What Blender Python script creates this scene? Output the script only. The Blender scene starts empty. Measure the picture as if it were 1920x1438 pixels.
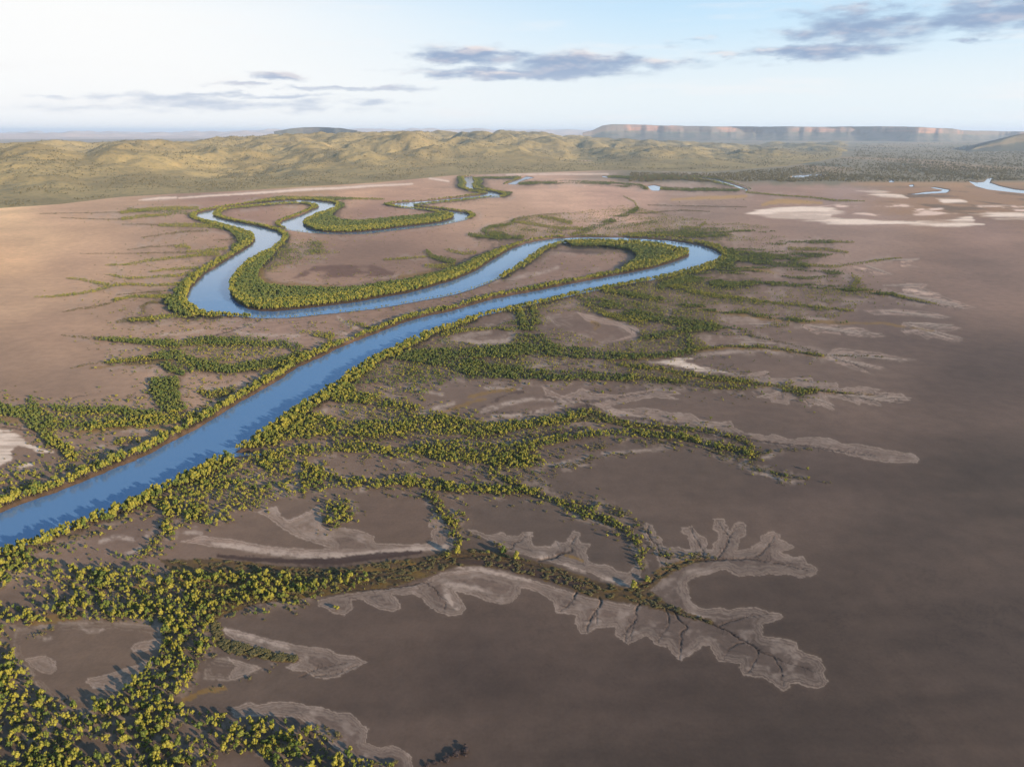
import bpy, math, random
import numpy as np
from math import radians, sin, cos, tan, atan, atan2, pi

# ------------------------------------------------------------------ camera, sky, sun, exposure
S = bpy.context.scene
COL = S.collection
HCAM, FPX, PITCH = 150.0, 1331.0, radians(19.56)      # flying height, focal length (photo px), tilt
CU, CV = 960.0, 719.0
cd = bpy.data.cameras.new('camera'); cam = bpy.data.objects.new('camera', cd); COL.objects.link(cam)
cam.location = (0, 0, HCAM); cam.rotation_euler = (radians(90) - PITCH, 0, 0)
cd.sensor_fit = 'HORIZONTAL'; cd.angle = 2 * atan(CU / FPX); cd.clip_start = 1.0; cd.clip_end = 400000.0
S.camera = cam
SUN_EL, SUN_AZ = radians(14.5), atan2(0.81, -0.59)     # azimuth from +Y towards +X: behind, to the right
EXPO = 1.0
S.view_settings.view_transform = 'Standard'; S.view_settings.look = 'None'
S.view_settings.exposure = EXPO; S.view_settings.gamma = 1.0; S.view_settings.use_curve_mapping = False
ld = bpy.data.lights.new('sun', 'SUN'); sun = bpy.data.objects.new('sun', ld); COL.objects.link(sun)
ld.energy = 5.0; ld.angle = radians(0.5); ld.color = (1.0, 0.86, 0.68)
sun.rotation_euler = (radians(90) - SUN_EL, 0, pi - SUN_AZ)
sun.location = (300, -200, 400)
try:
    S.cycles.max_bounces = 6; S.cycles.diffuse_bounces = 3; S.cycles.glossy_bounces = 2
    S.cycles.transmission_bounces = 2; S.cycles.transparent_max_bounces = 4; S.cycles.volume_bounces = 0
    S.cycles.use_denoising = True
except Exception: pass

def px_azel(u, v):
    yc = -(v - CV) / FPX; x = (u - CU) / FPX
    Y = cos(PITCH) + yc * sin(PITCH); Z = -sin(PITCH) + yc * cos(PITCH)
    return math.degrees(atan2(x, Y)), math.degrees(atan2(Z, math.hypot(x, Y)))

class NT:                                               # small node-tree writer
    def __init__(s, nt): s.nt = nt; s.nt.nodes.clear()
    def n(s, typ, ins=None, **kw):
        d = s.nt.nodes.new(typ)
        for k, v in kw.items(): setattr(d, k, v)
        for k, v in (ins or {}).items(): s.put(d.inputs[k], v)
        return d
    def put(s, sock, v):
        if isinstance(v, bpy.types.NodeSocket): s.nt.links.new(v, sock)
        elif isinstance(v, bpy.types.Node): s.nt.links.new(v.outputs[0], sock)
        else: sock.default_value = v
    def m(s, op, a, b=0.0, c=0.0, clamp=False):
        return s.n('ShaderNodeMath', {0: a, 1: b, 2: c}, operation=op, use_clamp=clamp).outputs[0]
    def mix(s, f, a, b, mode='MIX'):
        d = s.n('ShaderNodeMix', data_type='RGBA', blend_type=mode)
        s.put(d.inputs[0], f); s.put(d.inputs[6], a); s.put(d.inputs[7], b); return d.outputs[2]
    def ramp(s, f, lo, hi):
        return s.n('ShaderNodeMapRange', {0: f, 1: lo, 2: hi}, interpolation_type='SMOOTHSTEP').outputs[0]
    def noise(s, vec, scale, detail=4.0, rough=0.55, **kw):
        return s.n('ShaderNodeTexNoise', {'Vector': vec, 'Scale': scale, 'Detail': detail, 'Roughness': rough}, **kw)

def lin(r, g, b):
    return tuple(((c / 255) / 12.92 if c / 255 <= .04045 else ((c / 255 + .055) / 1.055) ** 2.4) for c in (r, g, b))
def lin4(r, g, b, k=1.0): return tuple(c * k for c in lin(r, g, b)) + (1.0,)

world = bpy.data.worlds.new('World'); S.world = world; world.use_nodes = True
W = NT(world.node_tree)
sky = W.n('ShaderNodeTexSky', sky_type='NISHITA', sun_disc=False, sun_elevation=SUN_EL, sun_rotation=SUN_AZ,
          altitude=100.0, air_density=1.0, dust_density=1.2, ozone_density=1.0)
SKYS = 0.11
g = W.n('ShaderNodeTexCoord').outputs['Generated']
xyz = W.n('ShaderNodeSeparateXYZ', {0: g})
az = W.m('MULTIPLY', W.m('ARCTAN2', xyz.outputs[0], xyz.outputs[1]), 180 / pi)
el = W.m('MULTIPLY', W.m('ARCSINE', xyz.outputs[2]), 180 / pi)
kx = 1.0 / (SKYS * 2 ** EXPO)                           # so that sky colours below read as seen
veil_az = W.ramp(az, 16.0, -30.0)
veil_el = W.ramp(el, 11.0, 1.5)
hz = W.ramp(el, 16.0, 6.5)
c0 = W.mix(hz, W.mix(W.ramp(el, 85.0, 35.0), W.mix(.4, sky, lin4(50, 95, 165, kx)), lin4(138, 190, 240, kx)), lin4(202, 233, 254, kx))            # milky daylight towards the horizon
c0 = W.mix(W.m('MULTIPLY', W.ramp(el, 8.5, 2.2), 0.88), c0, lin4(242, 249, 251, kx))
c0 = W.mix(W.m('MULTIPLY', veil_az, W.ramp(el, 13.0, 7.0)), c0, lin4(255, 255, 254, kx))
# thin high cirrus streaks
cv = W.n('ShaderNodeCombineXYZ', {0: W.m('MULTIPLY', az, 0.10), 1: W.m('MULTIPLY', el, 0.9), 2: 3.3}).outputs[0]
cir = W.noise(cv, 1.0, 6.0, 0.6).outputs[0]
c0 = W.mix(W.m('MULTIPLY', W.ramp(cir, 0.52, 0.72), W.m('MULTIPLY', W.ramp(el, 14, 3), 0.45)), c0, lin4(250, 248, 248, kx))
# clouds: fields of broken noise gathered round known directions of the sky
CL = [(880, 104, 112, 20, 1.0), (1085, 122, 120, 26, 1.15), (980, 139, 215, 13, 1.1), (1240, 120, 80, 12, .62),
      (1365, 104, 55, 8, .8), (1530, 98, 160, 17, .95), (1610, 55, 150, 36, .85), (1600, 20, 110, 16, .7), (1850, 30, 150, 34, .95),
      (1960, 10, 160, 40, .9), (1820, 76, 55, 6, .7),
      (525, 142, 62, 9, .95), (450, 158, 60, 5, .8), (660, 166, 145, 6, .9), (300, 183, 130, 8, .62), (350, 196, 150, 14, .62), (470, 179, 130, 5, .7),
      (560, 200, 170, 10, .5), (120, 182, 60, 4, .5), (230, 205, 180, 9, .42), (1300, 78, 40, 8, .4), (700, 192, 90, 5, .45)]
warp = W.noise(W.n('ShaderNodeCombineXYZ', {0: W.m('MULTIPLY', az, .35), 1: W.m('MULTIPLY', el, 1.1), 2: .7}).outputs[0], 1.0, 5.0, .6)
azw = W.m('ADD', az, W.m('MULTIPLY', W.m('SUBTRACT', warp.outputs[0], .5), 5.0))
def gather(shift):
    field = None
    elw = W.m('ADD', W.m('ADD', el, shift), W.m('MULTIPLY', W.m('SUBTRACT', warp.outputs[0], .5), 1.1))
    for (u, v, ru, rv, st) in CL:
        a0, e0 = px_azel(u, v); a1, _ = px_azel(u + ru, v); _, e1 = px_azel(u, v - rv)
        dx = W.m('DIVIDE', W.m('SUBTRACT', azw, a0), a1 - a0); dy = W.m('DIVIDE', W.m('SUBTRACT', elw, e0), e1 - e0)
        q = W.m('ADD', W.m('MULTIPLY', dx, dx), W.m('MULTIPLY', dy, dy))
        b = W.m('MULTIPLY', W.m('SUBTRACT', 1.45, q), st * .75)
        field = b if field is None else W.m('SMOOTH_MAX', field, b, .25)
    return field
field = gather(0.0)
topness = W.ramp(W.m('SUBTRACT', W.m('MAXIMUM', field, -1.0), W.m('MAXIMUM', gather(.42), -1.0)), .25, 1.5)
nv = W.n('ShaderNodeCombineXYZ', {0: W.m('MULTIPLY', az, .42), 1: W.m('MULTIPLY', el, 1.5), 2: 9.1}).outputs[0]
nz = W.noise(nv, 1.0, 9.0, .56).outputs[0]
dens = W.m('ADD', field, W.m('MULTIPLY', W.m('SUBTRACT', nz, .5), 1.9))
alpha = W.m('MULTIPLY', W.m('MAXIMUM', W.ramp(dens, .0, 1.05), W.m('MULTIPLY', W.ramp(W.m('ADD', field, W.m('MULTIPLY', W.m('SUBTRACT', nz, .5), 4.0)), -.3, 1.0), .3)), .93)
nz2 = W.noise(W.n('ShaderNodeCombineXYZ', {0: W.m('MULTIPLY', az, .4), 1: W.m('MULTIPLY', el, 1.5), 2: 2.2}).outputs[0], 1.0, 6.0, .55).outputs[0]
nzu = W.noise(W.n('ShaderNodeCombineXYZ', {0: W.m('MULTIPLY', az, .42), 1: W.m('ADD', W.m('MULTIPLY', el, 1.5), .5), 2: 9.1}).outputs[0], 1.0, 4.0, .5).outputs[0]
lit = W.m('ADD', W.m('MULTIPLY', W.ramp(nz2, .45, .66), .34), W.m('MULTIPLY', topness, W.m('ADD', .35, W.ramp(nz2, .35, .6))), clamp=True)
ccol = W.mix(lit, lin4(146, 168, 200, kx), lin4(238, 228, 228, kx))
ccol = W.mix(W.ramp(el, 5.0, 2.0), ccol, lin4(188, 200, 220, kx))
final = W.mix(alpha, c0, ccol)
bg = W.n('ShaderNodeBackground', {'Color': final, 'Strength': SKYS})
W.put(W.n('ShaderNodeOutputWorld').inputs[0], bg)

# ------------------------------------------------------------------ map: photo pixel <-> ground plane
def unproj(u, v, z=0.0):
    u = np.asarray(u, float); v = np.asarray(v, float)
    x = (u - CU) / FPX; yc = -(v - CV) / FPX
    dy = cos(PITCH) + yc * sin(PITCH); dz = -sin(PITCH) + yc * cos(PITCH)
    t = (z - HCAM) / dz
    return x * t, dy * t
def proj(X, Y, Z=0.0):
    dz = Z - HCAM
    d = Y * cos(PITCH) - dz * sin(PITCH); up = Y * sin(PITCH) + dz * cos(PITCH)
    return CU + FPX * X / d, CV - FPX * up / d
def mpp(v):                                              # metres per photo px across the view, on the ground
    v = np.asarray(v, float); yc = -(v - CV) / FPX
    return HCAM / (sin(PITCH) - yc * cos(PITCH)) / FPX

def vnoise(x, y, seed=0):
    x = np.asarray(x, np.float64); y = np.asarray(y, np.float64)
    ix = np.floor(x).astype(np.int64); iy = np.floor(y).astype(np.int64)
    fx = (x - ix).astype(np.float32); fy = (y - iy).astype(np.float32)
    def h(a, b):
        n = (a * 374761393 + b * 668265263 + seed * 1274126177) & 0xffffffff
        n = ((n ^ (n >> 13)) * 1274126177) & 0xffffffff
        n = ((n ^ (n >> 15)) * 2246822519) & 0xffffffff
        return ((n ^ (n >> 16)) & 0xffff).astype(np.float32) / 65535.0
    sx = fx * fx * fx * (fx * (fx * 6 - 15) + 10); sy = fy * fy * fy * (fy * (fy * 6 - 15) + 10)
    a = h(ix, iy); b = h(ix + 1, iy); c = h(ix, iy + 1); d = h(ix + 1, iy + 1)
    return (a + (b - a) * sx) * (1 - sy) + (c + (d - c) * sx) * sy
def fbm(x, y, scale, octv=4, seed=0, gain=.5):
    s = 0; a = 1; t = 0
    for k in range(octv):
        s = s + a * vnoise(x / scale + 17.3 * k, y / scale - 9.7 * k, seed + k); t += a; a *= gain; scale /= 2.03
    return s / t * 2 - 1
def sstep(a, b, x):
    t = np.clip((x - a) / (b - a), 0, 1); return t * t * (3 - 2 * t)

def PT(s): return np.array([[float(q) for q in p.split(',')] for p in s.split()])
def sdist(px, py, pts, closed=True):                     # signed (inside < 0) or plain distance, photo px
    P = pts[:, :2]; n = len(P)
    best = np.full(px.shape, 1e12, np.float32); ins = np.zeros(px.shape, bool)
    for i in range(n if closed else n - 1):
        ax, ay = P[i]; bx, by = P[(i + 1) % n]
        ex, ey = bx - ax, by - ay; l2 = ex * ex + ey * ey + 1e-9
        t = np.clip(((px - ax) * ex + (py - ay) * ey) / l2, 0, 1)
        dx = px - ax - t * ex; dy = py - ay - t * ey
        np.minimum(best, dx * dx + dy * dy, out=best)
        if closed:
            c = (ay > py) != (by > py)
            if ey != 0: ins ^= c & (px < ex * (py - ay) / ey + ax)
    d = np.sqrt(best)
    return np.where(ins, -d, d) if closed else d
def banddist(px, py, pts):                               # distance to a line of varying half width, minus that width
    best = np.full(px.shape, 1e6, np.float32)
    for i in range(len(pts) - 1):
        ax, ay, aw = pts[i]; bx, by, bw = pts[i + 1]
        ex, ey = bx - ax, by - ay; l2 = ex * ex + ey * ey + 1e-9
        t = np.clip(((px - ax) * ex + (py - ay) * ey) / l2, 0, 1)
        d = np.hypot(px - ax - t * ex, py - ay - t * ey) - (aw + (bw - aw) * t)
        np.minimum(best, d, out=best)
    return best

# ------------------------------------------------------------------ traced map of the estuary (photo px)
BANK_L = PT("""-420,1105,9 -150,1014,9 0,956,9 50,936,9 88,925,9 120,913,9 150,901,9 188,886,9 213,874,9 250,860,9 288,844,9 313,828,10 343,814,10
383,792,10 411,775,10 450,750,10 500,723,9 530,705,9 560,685,11 600,668,12 625,655,10 663,639,9 713,620,9 758,603,9 800,591,10 851,580,10 925,559,12
1000,545,12 1075,530,13 1150,516,14 1225,502,16 1270,488,20 1290,480,20 1293,475,20 1285,470,20 1265,466,20 1240,460,20 1207,456,20 1170,454,16 1120,453,15
1075,453,15 1050,456,14 1030,461,14 1015,468,13 1000,478,12 985,490,12 967,502,11 947,514,9 935,521,6 910,532,3 885,541,3 855,550,3 822,557,3 785,563,3
760,568,4 700,578,3 625,586,3 550,594,2 500,595,3 475,594,5 420,590,10 390,589,20 372,582,30 357,572,28 351,565,22 352,555,18 357,540,16 370,527,15
385,512,15 405,500,15 430,485,15 455,470,18 472,459,30 479,450,45 477,442,50 470,437,50 455,432,40 425,423,30 400,417,25 382,413,22 367,407,20 370,401,20
385,396,22 410,391,25 437,387,30 485,381,35 522,377,40 560,375,45 585,376,40 610,379,30 622,380,25 631,384,30 630,389,30 615,395,35 597,402,45 580,409,50
570,415,50 569,420,50 575,426,45 592,432,40 610,435,40 635,436,40 672,435,40 710,431,40 747,426,40 785,422,40 822,417,40 835,414,40 847,410,40 852,405,40
850,402,40 835,398,30 810,395,25 785,392,20 760,390,20 742,387,20 730,384,25 742,381,25 770,379,20 810,376,20 860,371,25 900,366,25 917,362,25 905,360,25
882,356,30 870,351,35 875,345,40 872,339,40 869,333,40 885,331,30""")
BANK_R = PT("""-420,1150,9 0,1031,9 50,1018,9 88,1003,9 125,991,9 163,973,10 213,956,10 250,938,10 288,919,11 338,895,12 375,877,12 410,860,12 428,853,5 436,849,5
462,830,11 500,805,11 538,780,11 575,755,11 613,731,12 650,706,12 688,679,12 725,660,12 775,638,11 813,621,10 850,610,9 900,592,7 950,580,7 1025,564,7
1085,550,7 1150,537,7 1225,523,9 1260,515,15 1295,506,20 1320,499,25 1342,491,30 1352,484,30 1354,478,30 1340,469,30 1320,461,25 1290,455,20 1257,451,20
1220,448,20 1170,445,15 1110,444,15 1072,445,15 1047,446,20 1010,451,18 985,456,18 960,466,18 940,477,18 920,489,20 900,502,20 880,512,20 847,525,20
810,536,21 760,549,22 710,557,24 660,566,26 610,572,27 560,578,28 515,582,28 490,582,28 465,577,28 445,567,25 435,557,25 431,547,25 432,532,25 437,520,22
450,505,20 465,492,18 485,480,16 505,470,13 522,457,12 530,449,14 530,442,16 520,434,18 500,428,18 472,422,18 435,415,20 410,409,22 400,404,22 401,399,25
410,393,30 437,390,35 485,385,40 540,381,45 575,381,40 592,384,30 599,387,25 592,391,20 572,400,15 550,408,15 530,415,15 524,420,12 526,425,8 540,431,5
572,435,4 610,438,3 685,438,3 735,432,3 785,426,3 835,420,4 872,412,6 882,407,15 880,402,20 870,399,20 847,396,20 810,391,20 780,388,20 774,385,18 790,383,25
830,379,30 870,375,30 915,370,20 935,370,20 945,366,30 930,361,30 905,358,30 890,355,30 886,347,35 892,342,40 886,334,40""")
RIVER = np.vstack([BANK_L[:, :2], BANK_R[::-1, :2]])
FAR_WATER = [PT(s) for s in (
 "951,345 967,346 973,341 986,336 1001,333 986,331 976,336 960,341", "1213,349 1222,357 1236,357.5 1239,350 1226,347",
 "1295,333 1340,339 1384,352 1401,358 1400,355 1388,350 1345,337 1298,332", "1128,331 1140,333.5 1141,332 1130,330",
 "1484,330 1492,335 1500,334 1545,327.5 1520,327.5", "1815,339 1830,349 1852,355 1890,359.5 1920,362.5 2100,372 2100,366 1920,357 1902,355 1875,349 1855,342 1862,334 1853,334 1845,341 1830,342",
 "1664,338 1668,342 1676,341 1674,337", "1704,347 1707,350 1713,349 1712,346", "1702,365 1740,363 1775,361 1781,356 1752,351 1745,352 1768,356 1764,358 1735,360",
 "430,856 450,853 490,850 490,846 452,846 436,845 420,850")]

# vegetation: (class, outline or line with half widths)
FOREST = [(c, PT(s)) for c, s in (
 ('N', "-260,1060 0,1038 60,1032 110,1058 200,1075 280,1062 330,1075 420,1078 560,1083 690,1080 697,1090 640,1102 560,1117 500,1129 450,1140 405,1160 385,1190 400,1202 412,1218 378,1230 372,1290 345,1305 328,1312 350,1337 420,1347 500,1352 560,1357 590,1382 640,1412 700,1442 745,1485 745,1620 -260,1620"),
 ('M', "280,930 300,915 350,892 410,862 480,861 475,870 440,885 420,900 400,920 390,935 380,945 395,965 420,965 440,975 390,986 350,978 330,960 325,985 330,1007 312,1012 300,985 308,960 285,945"),
 ('P', "375,905 420,900 470,880 520,885 560,890 600,905 640,915 610,927 560,927 520,934 480,954 430,966 390,952 380,932"),
 ('M', "478,862 520,858 560,865 600,878 640,895 700,900 780,896 830,902 860,910 880,918 870,922 820,915 760,911 700,915 650,917 620,912 580,905 540,891 500,881 475,872"),
 ('M', "450,840 500,808 560,778 600,777 640,791 700,791 740,790 800,780 840,783 880,788 930,794 980,791 1020,784 1060,777 1090,770 1110,770 1110,777 1080,787 1060,794 1010,800 960,807 940,817 900,821 850,817 800,817 700,820 620,817 560,824 520,832 480,844"),
 ('M', "450,852 520,847 560,840 620,832 700,834 740,842 775,840 800,832 860,827 900,832 950,835 1000,827 1050,817 1090,814 1090,824 1040,834 1000,842 990,852 1010,862 1030,873 1000,881 950,879 910,873 860,869 820,866 800,856 740,859 700,851 640,849 600,853 560,856 500,863 470,861"),
 ('M', "620,740 640,722 665,722 667,740 652,758 630,755"),
 ('M', "282,710 335,706 338,722 342,752 350,768 330,777 305,774 287,757 280,732"),
 ('P', "-60,892 0,892 60,882 100,867 140,862 170,870 180,880 130,892 60,917 0,927 -60,950"),
 ('M', "1353,480 1345,470 1380,465 1420,468 1470,470 1520,475 1560,478 1540,485 1500,490 1520,500 1560,508 1600,515 1560,518 1500,510 1450,505 1400,505 1370,507 1340,500 1345,490"),
 ('T', "432,535 437,520 450,505 465,492 485,480 505,472 515,477 500,492 487,507 482,522 500,537 540,543 600,544 660,543 720,535 780,525 830,513 870,498 900,484 930,472 960,464 985,456 960,468 920,490 880,512 810,536 710,558 610,573 515,583 465,578 445,568 435,557"),
 ('T', "1060,455 1120,453 1200,455 1250,462 1285,470 1292,475 1265,488 1232,497 1165,510 1168,502 1190,490 1195,480 1180,470 1130,463 1075,463"),
 ('T', "569,420 575,412 597,402 615,397 628,397 620,407 640,414 670,417 720,412 770,407 820,402 850,403 852,406 835,416 785,423 710,432 635,437 592,433"),
 ('P', "532,458 600,453 612,470 572,482 545,500 505,497"),
 ('P', "900,560 960,575 985,590 1000,640 960,640 930,612 880,612 840,622 830,615"),
)]
FOREST += [('U', PT(s)) for s in (
 "740,690 790,655 860,610 950,580 1050,562 1150,545 1280,512 1380,500 1500,520 1620,530 1640,560 1560,600 1420,632 1300,652 1180,668 1120,672 1250,690 1350,712 1440,728 1400,735 1250,722 1100,712 950,706 850,702 780,715",
 "880,446 920,425 980,405 1080,398 1180,385 1260,405 1340,415 1440,425 1480,445 1400,455 1300,448 1170,441 1072,441 1000,446",
 "600,790 640,760 700,745 790,760 860,785 800,795 700,795",
 "370,905 440,885 520,878 600,895 640,918 560,930 480,956 420,972 385,955", "300,640 420,640 520,640 585,665 540,690 440,700 360,700 330,680 400,670 300,655", "60,760 150,755 260,765 340,780 250,800 100,815", "0,870 90,862 190,840 250,850 120,885 0,930",
 "430,1150 520,1132 640,1106 700,1100 660,1112 560,1135 470,1160", "20,1180 120,1160 230,1158 150,1175 60,1200", "700,690 760,688 860,705 800,720 740,718", "500,452 620,448 640,478 560,505 480,520", "600,815 800,815 1000,800 1080,790 1080,800 1000,825 800,832 620,834")]
FOREST += [('P', PT("640,725 700,690 760,668 860,660 960,655 1000,690 930,712 840,715 760,765 680,765"))]
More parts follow.
